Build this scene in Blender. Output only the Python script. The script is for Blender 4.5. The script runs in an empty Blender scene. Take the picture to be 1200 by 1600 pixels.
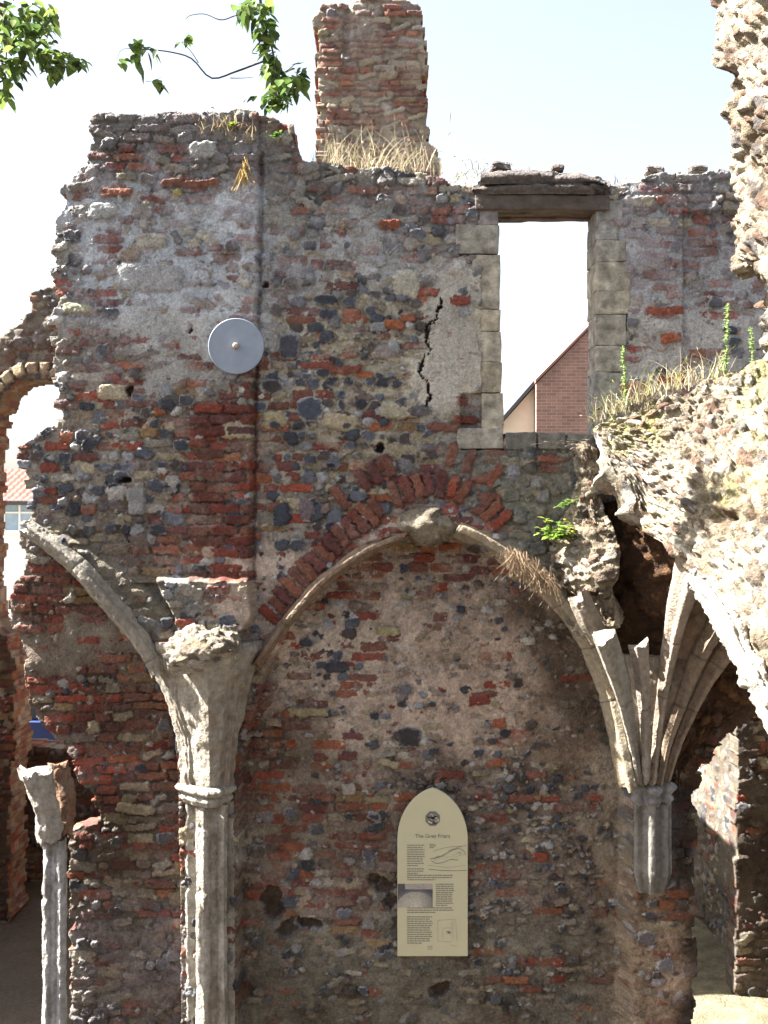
import bpy, math, random
import numpy as np
from mathutils import Vector, Matrix

random.seed(7)
RNG = np.random.default_rng(11)
S = bpy.context.scene
COL = S.collection

# ------------------------------------------------------------------ camera
EYE = 4.1; DIST = 8.0; PPM = 220.0           # eye height, distance to the wall face, photo px per metre on it
cam_d = bpy.data.cameras.new("camera"); cam = bpy.data.objects.new("camera", cam_d); COL.objects.link(cam)
cam.location = (0, -DIST, EYE); cam.rotation_euler = (math.radians(90), 0, 0)
cam_d.sensor_fit = 'HORIZONTAL'; cam_d.sensor_width = 24; cam_d.lens = 24 * PPM * DIST / 1200
cam_d.clip_end = 2000; cam_d.clip_start = 0.05
S.camera = cam

# ------------------------------------------------------------------ sky, sun, exposure
SUN_EL = 47.0; SUN_BACK = 1.5                # sun from the left, a little behind the plane of the wall
e, a = math.radians(SUN_EL), math.radians(SUN_BACK)
TO_SUN = Vector((-math.cos(e) * math.cos(a), math.cos(e) * math.sin(a), math.sin(e)))
w = bpy.data.worlds.new("World"); S.world = w; w.use_nodes = True
nt = w.node_tree; bg = nt.nodes["Background"]; sky = nt.nodes.new("ShaderNodeTexSky")
sky.sky_type = 'NISHITA'; sky.sun_disc = False; sky.sun_elevation = e
sky.sun_rotation = math.atan2(TO_SUN.x, TO_SUN.y); sky.dust_density = 3.0; sky.air_density = 1.0; sky.ozone_density = 0.6
hz = nt.nodes.new('ShaderNodeHueSaturation'); hz.inputs['Saturation'].default_value = .6; hz.inputs['Value'].default_value = 1.0   # thin high haze whitens the sky
nt.links.new(sky.outputs[0], hz.inputs['Color']); nt.links.new(hz.outputs[0], bg.inputs[0]); bg.inputs[1].default_value = 0.05
sl = bpy.data.lights.new("sun", 'SUN'); sl.energy = 5.0; sl.angle = math.radians(0.53); sl.color = (1.0, 0.97, 0.92)
so = bpy.data.objects.new("sun", sl); COL.objects.link(so)
so.rotation_euler = TO_SUN.to_track_quat('Z', 'Y').to_euler(); so.location = (-8, 2, 12)
S.view_settings.view_transform = 'Standard'; S.view_settings.look = 'None'
S.view_settings.gamma = 1; S.view_settings.use_curve_mapping = False
S.view_settings.exposure = 2.92
S.cycles.max_bounces = 8; S.cycles.diffuse_bounces = 4

# ------------------------------------------------------------------ helpers
def at(px, py, Y=0.0):
    k = (DIST + Y) / DIST / PPM
    return np.array([(px - 600) * k, Y, EYE + (800 - py) * k])
def pts(L, Y=0.0):
    return np.array([at(p[0], p[1], p[2] if len(p) > 2 else Y) for p in L])

def tag(o, label=None, cat=None, group=None, kind=None):
    if label: o['label'] = label
    if cat: o['category'] = cat
    if group: o['group'] = group
    if kind: o['kind'] = kind
    return o
def thing(name, loc, label, cat, group=None):
    o = bpy.data.objects.new(name, None); COL.objects.link(o); o.location = [float(v) for v in loc]
    o.empty_display_size = 0.2
    return tag(o, label, cat, group)

def u32(a): return a.astype(np.int64).astype(np.uint32)
def ihash(ix, iy, iz, seed):
    h = u32(ix) * np.uint32(374761393) + u32(iy) * np.uint32(668265263) + u32(iz) * np.uint32(2246822519) + np.uint32(seed * 97 + 13)
    h = (h ^ (h >> np.uint32(13))) * np.uint32(1274126177)
    h = (h ^ (h >> np.uint32(16))) * np.uint32(2654435761)
    h = h ^ (h >> np.uint32(15))
    return h.astype(np.float64) / 4294967296.0
def vnoise(P, cell, seed=0):
    Q = P / cell; I = np.floor(Q); F = Q - I; F = F * F * (3 - 2 * F)
    r = 0
    for dx in (0, 1):
        for dy in (0, 1):
            for dz in (0, 1):
                wgt = (F[:, 0] if dx else 1 - F[:, 0]) * (F[:, 1] if dy else 1 - F[:, 1]) * (F[:, 2] if dz else 1 - F[:, 2])
                r = r + wgt * ihash(I[:, 0] + dx, I[:, 1] + dy, I[:, 2] + dz, seed)
    return r * 2 - 1
def fbm(P, cell, octv=4, seed=0, gain=0.5):
    r = 0; a_ = 1.0; t = 0
    for k in range(octv):
        r = r + a_ * vnoise(P, cell / 2 ** k, seed + k * 17); t += a_; a_ *= gain
    return r / t
def worley(P, cell, seed=0):
    Q = P / cell; I = np.floor(Q)
    best = np.full(len(P), 9.0); sec = np.full(len(P), 9.0); bid = np.zeros(len(P))
    for dx in (-1, 0, 1):
        for dy in (-1, 0, 1):
            for dz in (-1, 0, 1):
                jx, jy, jz = I[:, 0] + dx, I[:, 1] + dy, I[:, 2] + dz
                d = np.sqrt((jx + ihash(jx, jy, jz, seed) - Q[:, 0]) ** 2 + (jy + ihash(jx, jy, jz, seed + 1) - Q[:, 1]) ** 2
                            + (jz + ihash(jx, jy, jz, seed + 2) - Q[:, 2]) ** 2)
                hid = ihash(jx, jy, jz, seed + 3)
                c = d < best
                sec = np.where(c, best, np.minimum(sec, d)); bid = np.where(c, hid, bid); best = np.where(c, d, best)
    return best, sec, bid
def upnoise(shape, cell, rng):
    h, w_ = shape; gh, gw = int(h / cell) + 3, int(w_ / cell) + 3
    g = rng.random((gh, gw)) * 2 - 1
    y = np.arange(h) / cell; x = np.arange(w_) / cell
    y0 = y.astype(int); x0 = x.astype(int); fy = y - y0; fx = x - x0
    fy = (fy * fy * (3 - 2 * fy))[:, None]; fx = (fx * fx * (3 - 2 * fx))[None, :]
    A = g[np.ix_(y0, x0)]; B = g[np.ix_(y0, x0 + 1)]; C_ = g[np.ix_(y0 + 1, x0)]; D = g[np.ix_(y0 + 1, x0 + 1)]
    return (A * (1 - fx) + B * fx) * (1 - fy) + (C_ * (1 - fx) + D * fx) * fy
def upfbm(shape, cell, rng, octv=4, gain=0.5):
    r = 0; a_ = 1; t = 0
    for k in range(octv):
        r = r + a_ * upnoise(shape, max(cell / 2 ** k, 1.0), rng); t += a_; a_ *= gain
    return r / t
def blur(A, n):
    if n < 1: return A
    for ax in (0, 1):
        for rep in (0, 1):
            P_ = np.pad(A, [(n + 1, n) if k == ax else (0, 0) for k in (0, 1)], mode='edge')
            c = np.cumsum(P_, axis=ax)
            A = (np.take(c, range(2 * n + 1, c.shape[ax]), axis=ax) - np.take(c, range(0, c.shape[ax] - 2 * n - 1), axis=ax)) / (2 * n + 1)
    return A
def inpoly(X, Z, poly):
    r = np.zeros(X.shape, bool); n = len(poly)
    for i in range(n):
        x1, z1 = poly[i]; x2, z2 = poly[(i + 1) % n]
        if z1 == z2: continue
        c = ((z1 > Z) != (z2 > Z)) & (X < (x2 - x1) * (Z - z1) / (z2 - z1) + x1)
        r ^= c
    return r
def spline(P, n):
    P = np.asarray(P, float); m = len(P)
    Q = np.vstack([2 * P[0] - P[1], P, 2 * P[-1] - P[-2]])
    T = np.linspace(0, m - 1 - 1e-9, n * 8); i = T.astype(int); t = (T - i)[:, None]
    a0, a1, a2, a3 = Q[i], Q[i + 1], Q[i + 2], Q[i + 3]
    C_ = 0.5 * ((2 * a1) + (-a0 + a2) * t + (2 * a0 - 5 * a1 + 4 * a2 - a3) * t ** 2 + (-a0 + 3 * a1 - 3 * a2 + a3) * t ** 3)
    L = np.concatenate([[0], np.cumsum(np.linalg.norm(np.diff(C_, axis=0), axis=1))])
    s = np.linspace(0, L[-1], n)
    return np.stack([np.interp(s, L, C_[:, k]) for k in range(C_.shape[1])], 1), L[-1]
def norm(v): return v / (np.linalg.norm(v, axis=-1, keepdims=True) + 1e-9)

def raw_mesh(name, V, F, C_, G, mat, parent=None, smooth=True, origin=None):
    """V n*3, F list of index arrays (quads and/or tris), C_ n*3, G n"""
    V = np.asarray(V, float)
    if parent is not None: V = V - np.array(parent.matrix_world.translation if parent.parent else parent.location)[None]
    if origin is not None: V = V - np.asarray(origin)[None]
    me = bpy.data.meshes.new(name)
    me.vertices.add(len(V)); me.vertices.foreach_set("co", V.astype(np.float32).ravel())
    idx = []; starts = []; n = 0
    for f in F:
        f = np.asarray(f)
        if len(f) == 0: continue
        k = f.shape[1]; idx.append(f.ravel()); starts.append(n + np.arange(len(f)) * k); n += f.size
    idx = np.concatenate(idx); starts = np.concatenate(starts)
    me.loops.add(len(idx)); me.loops.foreach_set("vertex_index", idx.astype(np.int32))
    me.polygons.add(len(starts)); me.polygons.foreach_set("loop_start", starts.astype(np.int32))
    me.update(calc_edges=True); me.validate()
    me.polygons.foreach_set("use_smooth", np.full(len(me.polygons), smooth))
    ca = me.color_attributes.new("Col", 'FLOAT_COLOR', 'POINT')
    ca.data.foreach_set("color", np.concatenate([np.clip(C_, 0, 1), np.ones((len(V), 1))], 1).astype(np.float32).ravel())
    ga = me.attributes.new("gloss", 'FLOAT', 'POINT'); ga.data.foreach_set("value", np.asarray(G, np.float32))
    me.materials.append(mat)
    o = bpy.data.objects.new(name, me); COL.objects.link(o)
    if parent is not None: o.parent = parent
    if origin is not None: o.location = [float(v) for v in origin]
    return o

class MB:
    def __init__(s): s.V = []; s.Q = []; s.T = []; s.C = []; s.G = []; s.n = 0
    def add(s, V, Q=None, T=None, C_=(0.5, 0.5, 0.5), G=0.0):
        V = np.asarray(V, float); C_ = np.asarray(C_, float)
        if C_.ndim == 1: C_ = np.tile(C_, (len(V), 1))
        if np.ndim(G) == 0: G = np.full(len(V), G)
        s.V.append(V); s.C.append(C_); s.G.append(G)
        if Q is not None and len(Q): s.Q.append(np.asarray(Q) + s.n)
        if T is not None and len(T): s.T.append(np.asarray(T) + s.n)
        s.n += len(V)
    def grid(s, P, C_, G=0.0, wrap=False, flip=False):
        n, m = P.shape[:2]; V = P.reshape(-1, 3)
        I = np.arange(n * m).reshape(n, m)
        if wrap: I = np.concatenate([I, I[:, :1]], 1)
        Q = np.stack([I[:-1, :-1], I[:-1, 1:], I[1:, 1:], I[1:, :-1]], -1).reshape(-1, 4)
        if flip: Q = Q[:, ::-1]
        s.add(V, Q, None, C_ if np.ndim(C_) == 1 else np.asarray(C_).reshape(-1, 3), G if np.ndim(G) == 0 else np.asarray(G).ravel())
    def box(s, c, size, C_=(0.5, 0.5, 0.5), R=None, G=0.0, n=1, bev=0.0, amp=0.0, cell=0.05, seed=0, vary=0.0):
        """box of n*n quads a side, bevelled edges, optional rough noise"""
        c = np.asarray(c, float); h = np.asarray(size, float) / 2
        V = []; Q = []; k0 = 0
        g = np.linspace(-1, 1, n + 1)
        if bev > 0 and n >= 3: g[1] = -0.999; g[-2] = 0.999
        for ax in range(3):
            for sg in (-1, 1):
                u, v = (ax + 1) % 3, (ax + 2) % 3
                A, B = np.meshgrid(g, g, indexing='ij'); P = np.zeros((n + 1, n + 1, 3))
                def lay(A_, hh):
                    r = A_ * hh
                    if bev > 0 and n >= 3:
                        r = np.where(A_ == g[1], -hh + bev, r); r = np.where(A_ == g[-2], hh - bev, r)
                    return r
                P[..., ax] = sg * h[ax]; P[..., u] = lay(A, h[u]); P[..., v] = lay(B, h[v])
                P = P.reshape(-1, 3)
                I = np.arange((n + 1) ** 2).reshape(n + 1, n + 1) + k0
                q = np.stack([I[:-1, :-1], I[1:, :-1], I[1:, 1:], I[:-1, 1:]], -1).reshape(-1, 4)
                V.append(P); Q.append(q if sg > 0 else q[:, ::-1]); k0 += (n + 1) ** 2
        V = np.vstack(V)
        if bev > 0:
            inner = np.clip(V, -h + bev, h - bev); d = V - inner
            V = inner + norm(d) * np.minimum(np.linalg.norm(d, axis=1, keepdims=True), bev) 
        if R is not None: V = V @ np.asarray(R, float).T
        V = V + c
        col = np.tile(np.asarray(C_, float), (len(V), 1))
        if amp > 0:
            for k in range(3): V[:, k] += amp * fbm(V + 7.3 * k, cell, 3, seed + k * 5)
        if vary > 0: col = col * (1 + vary * fbm(V, 0.06, 3, seed + 40))[:, None]
        s.add(V, np.vstack(Q), None, col, G)
    def tube(s, P, r, C_, nseg=8, G=0.0, cap=True, amp=0.0):
        P = np.asarray(P, float); n = len(P); r = np.broadcast_to(r, (n,))
        T = norm(np.gradient(P, axis=0)); up = np.array([0.13, 0.31, 0.94])
        U = norm(np.cross(T, up)); W = np.cross(T, U)
        th = np.linspace(0, 2 * math.pi, nseg, endpoint=False)
        R = P[:, None] + r[:, None, None] * (np.cos(th)[None, :, None] * U[:, None] + np.sin(th)[None, :, None] * W[:, None])
        if amp:
            f = fbm(R.reshape(-1, 3), 0.04, 3, 5).reshape(n, nseg, 1); R = R + amp * f * norm(R - P[:, None])
        k0 = s.n; s.grid(R, C_, G, wrap=True)
        if cap:
            s.add(np.array([P[0], P[-1]]), None, None, np.asarray(C_).reshape(-1, 3)[:1].repeat(2, 0), G)
            a0 = np.arange(nseg); b0 = (a0 + 1) % nseg; c0 = s.n - 2 - k0
            s.T.append(np.stack([b0, a0, np.full(nseg, c0)], 1) + k0)
            s.T.append(np.stack([a0 + (n - 1) * nseg, b0 + (n - 1) * nseg, np.full(nseg, c0 + 1)], 1) + k0)
    def lathe(s, c, prof, C_, nseg=24, G=0.0, axis='z', amp=0.0):
        th = np.linspace(0, 2 * math.pi, nseg, endpoint=False); P = np.zeros((len(prof), nseg, 3))
        for i, (r, h) in enumerate(prof):
            if axis == 'z': P[i] = np.stack([r * np.cos(th), r * np.sin(th), np.full(nseg, h)], 1)
            elif axis == 'y': P[i] = np.stack([r * np.cos(th), np.full(nseg, h), r * np.sin(th)], 1)
            else: P[i] = np.stack([np.full(nseg, h), r * np.cos(th), r * np.sin(th)], 1)
        P = P + np.asarray(c, float)
        if amp:
            f = fbm(P.reshape(-1, 3), 0.06, 3, 3).reshape(P.shape[0], nseg, 1); P = P + amp * f
        s.grid(P, C_, G, wrap=True)
    def build(s, name, mat, parent=None, smooth=True, origin=None):
        return raw_mesh(name, np.vstack(s.V), s.Q + s.T, np.vstack(s.C), np.concatenate(s.G), mat, parent, smooth, origin)

# ------------------------------------------------------------------ materials
def make_mat(name, rough=0.9, bump=0.5, bscale=60, vary=0.25, vscale=25, translucent=0, metallic=0, spec=0.3, bdist=0.01):
    m = bpy.data.materials.new(name); m.use_nodes = True; t = m.node_tree; N = t.nodes; L = t.links
    b = N["Principled BSDF"]; b.inputs['Metallic'].default_value = metallic
    b.inputs['Specular IOR Level'].default_value = spec
    ca = N.new("ShaderNodeAttribute"); ca.attribute_name = "Col"
    ga = N.new("ShaderNodeAttribute"); ga.attribute_name = "gloss"
    geo = N.new("ShaderNodeTexCoord")
    n1 = N.new("ShaderNodeTexNoise"); n1.inputs['Scale'].default_value = vscale; n1.inputs['Detail'].default_value = 6; n1.inputs['Roughness'].default_value = 0.65
    L.new(geo.outputs['Object'], n1.inputs['Vector'])
    mr = N.new("ShaderNodeMapRange"); mr.inputs[1].default_value = 0.25; mr.inputs[2].default_value = 0.75
    mr.inputs[3].default_value = 1 - vary; mr.inputs[4].default_value = 1 + vary
    L.new(n1.outputs[0], mr.inputs[0])
    mx = N.new("ShaderNodeVectorMath"); mx.operation = 'SCALE'
    L.new(ca.outputs['Color'], mx.inputs[0]); L.new(mr.outputs[0], mx.inputs['Scale']); L.new(mx.outputs[0], b.inputs['Base Color'])
    r = N.new("ShaderNodeMapRange"); r.inputs[3].default_value = rough; r.inputs[4].default_value = 0.28
    L.new(ga.outputs['Fac'], r.inputs[0]); L.new(r.outputs[0], b.inputs['Roughness'])
    if bump > 0:
        n2 = N.new("ShaderNodeTexNoise"); n2.inputs['Scale'].default_value = bscale; n2.inputs['Detail'].default_value = 5; n2.inputs['Roughness'].default_value = 0.6
        L.new(geo.outputs['Object'], n2.inputs['Vector'])
        bp = N.new("ShaderNodeBump"); bp.inputs['Strength'].default_value = bump; bp.inputs['Distance'].default_value = bdist
        L.new(n2.outputs[0], bp.inputs['Height']); L.new(bp.outputs[0], b.inputs['Normal'])
    if translucent:
        tr = N.new("ShaderNodeBsdfTranslucent"); ms = N.new("ShaderNodeMixShader"); ms.inputs[0].default_value = translucent
        L.new(mx.outputs[0], tr.inputs['Color']); L.new(b.outputs[0], ms.inputs[1]); L.new(tr.outputs[0], ms.inputs[2])
        L.new(ms.outputs[0], N['Material Output'].inputs['Surface'])
    return m
M_RUBBLE = make_mat("rubble_masonry", 0.92, 1.0, 90, 0.42, 60, bdist=0.022)
M_STONE = make_mat("limestone", 0.9, 1.0, 55, 0.42, 22, bdist=0.020)
M_ROCK = make_mat("broken_flint_core", 0.95, 1.0, 70, 0.45, 40, bdist=0.028)
M_LEAF = make_mat("leaf", 0.55, 0.0, 20, 0.2, 30, translucent=0.45)
M_STRAW = make_mat("dry_grass", 0.8, 0.0, 20, 0.2, 30, translucent=0.3)
M_BARK = make_mat("bark", 0.9, 0.8, 60, 0.3, 30)
M_BOARD = make_mat("painted_board", 0.6, 0.05, 200, 0.03, 8, spec=0.4)
M_METAL = make_mat("galvanised_metal", 0.6, 0.1, 120, 0.13, 9, metallic=0.0, spec=0.5)
M_WOOD = make_mat("old_oak", 0.85, 1.0, 30, 0.3, 18, bdist=0.02)
M_PAINT = make_mat("plain_paint", 0.5, 0.0, 20, 0.05, 8, spec=0.5)

# ------------------------------------------------------------------ masonry as a height field of stones in mortar
BR = np.array([(.235, .060, .040), (.19, .060, .048), (.27, .095, .050), (.14, .058, .058), (.30, .125, .065), (.17, .080, .066), (.24, .17, .095), (.20, .085, .060)])
BR = BR * np.array([1.06, .98, .86])
BW = np.array([2.6, 3, 1.6, 2.4, .45, 2.8, .9, 2.4]); BW = BW / BW.sum()
FL = np.array([(.028, .031, .042), (.055, .062, .08), (.11, .12, .145), (.27, .275, .285), (.06, .045, .04)]); FW = np.array([3, 3, 2, 1.4, 1.6]); FW = FW / FW.sum()
ST = np.array([(.36, .31, .21), (.27, .245, .20), (.20, .15, .13), (.40, .37, .31), (.25, .21, .13), (.30, .235, .17)]); SW = np.array([2, 2, 2, 1.3, 1, 1.4]); SW = SW / SW.sum()
PB = np.array([(.31, .30, .29), (.46, .45, .43), (.19, .185, .19), (.35, .27, .21), (.15, .13, .13)])
DEF = dict(pb=.35, pf=.2, ps=.2, pp=.1, mo=.006, mc=(.28, .255, .215), tc=(.26, .25, .25), ta=.0, mv=.2, sz=1.0, di=1.0)

def masonry(name, parent, bounds, outline, holes=(), zones=(), base=None, depth_polys=(), extra=None, thick=0.4, res=0.008,
            course=0.068, seed=1, jag=0.03, M=None, holejag=0.0, back_res=4, mat=None, stone_scale=1.0, darts=1.0):
    """local frame: x along, z up, front at y=0 facing -y; M maps local -> world"""
    rng = np.random.default_rng(seed)
    x0, x1, z0, z1 = bounds
    xs = np.arange(x0, x1, res); zs = np.arange(z0, z1, res); nx, nz = len(xs), len(zs); shp = (nz, nx)
    X, Z = np.meshgrid(xs, zs)
    # outline, jagged course by course
    cn = int((z1 - z0) / course) + 3
    cj = (rng.random((cn, 7)) * 2 - 1) * jag
    ci = ((Z - z0) / course).astype(int); xi = np.clip(((X - x0) / 1.1).astype(int), 0, 6)
    nf = upfbm(shp, 14, rng, 3) * jag * 0.9
    zj = upfbm(shp, 22, rng, 3) * jag * 1.1 + np.round(upnoise(shp, 18, rng) * 1.4) * jag * 0.35
    jx = cj[ci, xi] + nf
    inside = inpoly(X + jx, Z + zj, outline)
    hn = upfbm(shp, 10, rng, 3)
    for h in holes:
        inside &= ~inpoly(X + hn * holejag + cj[ci, xi] * holejag / max(jag, 1e-3), Z + hn * holejag, h)
    # parameter maps
    base = {**DEF, **(base or {})}
    keys = ['pb', 'pf', 'ps', 'pp', 'mo', 'ta', 'mv', 'sz', 'di']
    PM = {k: np.full(shp, float(base[k])) for k in keys}
    MC = [np.full(shp, base['mc'][k]) for k in range(3)]; TC = [np.full(shp, base['tc'][k]) for k in range(3)]
    wj = upfbm(shp, 44, rng, 5, .7) * 0.42; wk = upfbm(shp, 44, rng, 5, .7) * 0.42
    for poly, d in zones:
        m = inpoly(X + wj, Z + wk, poly)
        for k in keys:
            if k in d: PM[k][m] = d[k]
        for k in range(3):
            if 'mc' in d: MC[k][m] = d['mc'][k]
            if 'tc' in d: TC[k][m] = d['tc'][k]
    for k in keys: PM[k] = blur(PM[k], 6)
    MC = np.stack([blur(c, 9) for c in MC], -1); TC = np.stack([blur(c, 5) for c in TC], -1)
    B = np.zeros(shp)
    for poly, val, bl in depth_polys:
        m = inpoly(X + hn * 0.012, Z + hn * 0.012, poly).astype(float)
        if callable(val): v = val(X, Z)
        else: v = val
        if bl: m = blur(m, bl)
        B = B * (1 - m) + v * m
    # mortar
    mn = upfbm(shp, 26, rng, 5, 0.6); fine = upfbm(shp, 4, rng, 2)
    Hm = PM['mo'] + mn * 0.013 + fine * 0.0022
    Cm = MC * (1 + PM['mv'][..., None] * (1.6 * mn + 0.9 * fine)[..., None])
    Hh = Hm.copy(); Cc = Cm.copy(); G = np.zeros(shp); 
    wx = upfbm(shp, 9, rng, 4, .8) * 0.030; wz = upfbm(shp, 9, rng, 4, .8) * 0.017
    NS = np.ones(shp); n1 = upfbm(shp, 6, rng, 3, 0.7); n2 = upfbm(shp, 3, rng, 2, 0.7)
    wave = upnoise(shp, 90, rng) * 0.03
    def stamp(cx, cz, w_, h_, kind, col, prot, rot=0.0, gl=0.0, tint=True, dent=0.0, force=False):
        prot = prot * 1.0; r = 0.5 * math.hypot(w_, h_) + 0.02
        j0 = int((cx - r - x0) / res); j1 = int((cx + r - x0) / res) + 2; i0 = int((cz - r - z0) / res); i1 = int((cz + r - z0) / res) + 2
        j0 = max(j0, 0); i0 = max(i0, 0); j1 = min(j1, nx); i1 = min(i1, nz)
        if j1 <= j0 or i1 <= i0: return
        sl_ = (slice(i0, i1), slice(j0, j1))
        dx = X[sl_] - cx + wx[sl_]; dz = Z[sl_] - cz + wz[sl_]
        if rot: c_, s_ = math.cos(rot), math.sin(rot); dx, dz = dx * c_ + dz * s_, -dx * s_ + dz * c_
        p = 7.0 if kind == 'b' else (2.2 if kind == 'p' else (5.0 if kind == 's' else 3.0))
        f = np.abs(dx * 2 / w_) ** p + np.abs(dz * 2 / h_) ** p
        tl = rng.uniform(-1, 1) * 0.10 * prot; tv = rng.uniform(-.6, 1) * 0.25 * prot
        dome = (np.minimum(np.sqrt(np.clip(1 - f, 0, 1)), .72) / .72 if kind == 'f' else np.sqrt(np.clip(1 - f, 0, 1))) if kind in 'fp' else np.clip(1 - f, 0, 1) ** (0.16 if kind == 'b' else .22)
        hh = prot * dome + tl * dx * 2 / w_ + tv * dz * 2 / h_ + n1[sl_] * (0.006 if kind == 'b' else 0.005)
        if force: ok = f < 1
        else: ok = (f < 1) & (hh > Hh[sl_] - 0.001)
        if not ok.any(): return
        c = np.asarray(col, float)[None, None] * (1 + 0.30 * n1[sl_] + 0.22 * n2[sl_])[..., None]
        if kind == 'f':
            rim = np.clip((f - 0.45) * 2.5 + 0.9 * n1[sl_], 0, 1)[..., None] * rng.choice([0, .3, .7, 1.0])
            c = c * (1 - rim) + np.array([.46, .45, .43]) * rim
        if tint:
            ta = (PM['ta'][sl_] * np.clip(1 + 1.1 * mn[sl_] * 2, 0.2, 1.6))[..., None]; ta = np.clip(ta, 0, .92)
            c = c * (1 - ta) + TC[sl_] * (1 + .25 * n1[sl_])[..., None] * ta
        Hh[sl_] = np.where(ok, hh, Hh[sl_]); Cc[sl_] = np.where(ok[..., None], c, Cc[sl_]); G[sl_] = np.where(ok, gl, G[sl_]); NS[sl_] = np.where(ok, 1.0 if tint else .3, NS[sl_])
        if dent:
            q = np.clip(1 - f, 0, 1) ** .5; B[sl_] -= np.where(f < 1, dent * q, 0)
    def look(cx, cz):
        i = min(max(int((cz - z0) / res), 0), nz - 1); j = min(max(int((cx - x0) / res), 0), nx - 1)
        return i, j
    def pick(kind):
        if kind == 'b': return BR[rng.choice(len(BR), p=BW)] * rng.uniform(.75, 1.25)
        if kind == 'f': return FL[rng.choice(len(FL), p=FW)] * rng.uniform(.8, 1.25)
        if kind == 's': return ST[rng.choice(len(ST), p=SW)] * rng.uniform(.75, 1.15)
        return PB[rng.integers(len(PB))] * rng.uniform(.8, 1.1)
    items = []
    z = z0; ss = stone_scale
    while z < z1:
        ch = course * rng.uniform(.85, 1.12)
        x = x0 - rng.random() * .2
        while x < x1:
            i, j = look(x, z + ch / 2)
            pb, pf, ps, pp = PM['pb'][i, j], PM['pf'][i, j], PM['ps'][i, j], PM['pp'][i, j]
            r = rng.random()
            if r < pb: k = 'b'; w_ = rng.choice([.22, .19, .11, .15, .24]) * rng.uniform(.85, 1.1) * ss; h_ = ch - rng.uniform(.006, .016)
            elif r < pb + pf: k = 'f'; w_ = rng.uniform(.055, .14) * ss; h_ = min(w_ * rng.uniform(.65, 1.0), ch * 1.35)
            elif r < pb + pf + ps: k = 's'; w_ = rng.uniform(.09, .24) * ss; h_ = ch * rng.uniform(.65, 1.12)
            elif r < pb + pf + ps + pp: k = 'p'; w_ = rng.uniform(.04, .10) * ss; h_ = w_ * rng.uniform(.6, .9)
            else: x += rng.uniform(.05, .16); continue
            cx = x + w_ / 2
            cz = z + ch / 2 + wave[i, j] + rng.uniform(-.006, .006) + (rng.uniform(-.015, .015) if k != 'b' else 0)
            if k != 'b' and PM['sz'][i, j] < .95: w_ *= PM['sz'][i, j]; h_ *= PM['sz'][i, j]
            if inside[look(cx, cz)]:
                items.append((cx, cz, w_, h_, k, pick(k), rng.uniform(.010, .026) if k in 'bs' else rng.uniform(.018, .038),
                              rng.normal() * (.018 if k == 'b' else .22), 0.0 if k in 'bs' else (rng.uniform(.3, .95) if k == 'f' else .15)))
            x += w_ + rng.uniform(.005, .02)
        z += ch
    nd = int((x1 - x0) * (z1 - z0) * 95 * darts)
    for _ in range(nd):
        cx = rng.uniform(x0, x1); cz = rng.uniform(z0, z1); i, j = look(cx, cz)
        if not inside[i, j]: continue
        r = rng.random()
        if r < PM['pf'][i, j] * 1.1: k = 'f'
        elif r < PM['pf'][i, j] * 1.1 + PM['pp'][i, j] + PM['ps'][i, j] * .4: k = 'p' if rng.random() < .7 else 's'
        else: continue
        w_ = rng.uniform(.035, .13) * ss * PM['sz'][i, j]
        items.append((cx, cz, w_, w_ * rng.uniform(.6, 1), k, pick(k), rng.uniform(.015, .036), rng.normal() * .4, rng.uniform(.2, .9) if k == 'f' else .1))
    ng = int((x1 - x0) * (z1 - z0) * 190 * darts)
    for _ in range(ng):                          # small chips and gallets bedded in the mortar
        cx = rng.uniform(x0, x1); cz = rng.uniform(z0, z1); i, j = look(cx, cz)
        if not inside[i, j]: continue
        w_ = rng.uniform(.012, .045); k = rng.choice(['s', 'f', 'p', 'b'], p=[.35, .25, .25, .15])
        items.append((cx, cz, w_, w_ * rng.uniform(.4, .9), k, pick(k) if rng.random() > .12 else np.array((.46, .44, .40)) * rng.uniform(.8, 1.2), rng.uniform(.012, .026), rng.normal() * .4, .4 if k == 'f' else 0))
    for k in rng.permutation(len(items)): stamp(*items[k])
    if extra: extra(stamp, rng, pick)
    sm = upfbm(shp, 34, rng, 6, .68)                                   # old lime mortar smeared over the stones
    smear = (np.clip((sm - .02 - .10 * (G > .2)) * 6, 0, 1) * base.get('smear', .46) * NS)[..., None]
    Cc = Cc * (1 - smear) + MC * (1 + .35 * n2 + .25 * n1)[..., None] * smear; G = G * (1 - smear[..., 0])
    Hh = Hh + smear[..., 0] * .004 * n2
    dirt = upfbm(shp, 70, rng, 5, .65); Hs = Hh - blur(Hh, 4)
    grime_shade = np.clip(.5 + dirt * 1.6, 0, 1) * (base['dirt'] if 'dirt' in base else np.interp(Z, [0, 2.5, 4.5], [.80, .70, .40])) * PM['di']  # random dirt, plus shade by height: more low down where less sky reaches
    grime_shade = np.clip(grime_shade + np.clip(-Hs * 22, 0, .35), 0, .8)[..., None]      # darker where the surface lies below its surroundings
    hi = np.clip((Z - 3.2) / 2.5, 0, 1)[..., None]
    Cc = Cc * (1 - grime_shade) + Cc * (np.array([.34, .265, .20]) * (1 - hi) + np.array([.52, .51, .50]) * hi) * grime_shade
    # surface verts
    ins_v = np.zeros((nz, nx), bool)
    cell = inside[:-1, :-1] & inside[1:, 1:] & inside[:-1, 1:] & inside[1:, :-1]
    I = np.arange(nz * nx).reshape(nz, nx)
    a_, b_, c_, d_ = I[:-1, :-1][cell], I[:-1, 1:][cell], I[1:, 1:][cell], I[1:, :-1][cell]
    Q = np.stack([a_, b_, c_, d_], 1)
    used = np.zeros(nz * nx, bool); used[Q.ravel()] = True
    remap = -np.ones(nz * nx, int); remap[used] = np.arange(used.sum())
    Y = -(B + Hh)
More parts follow.
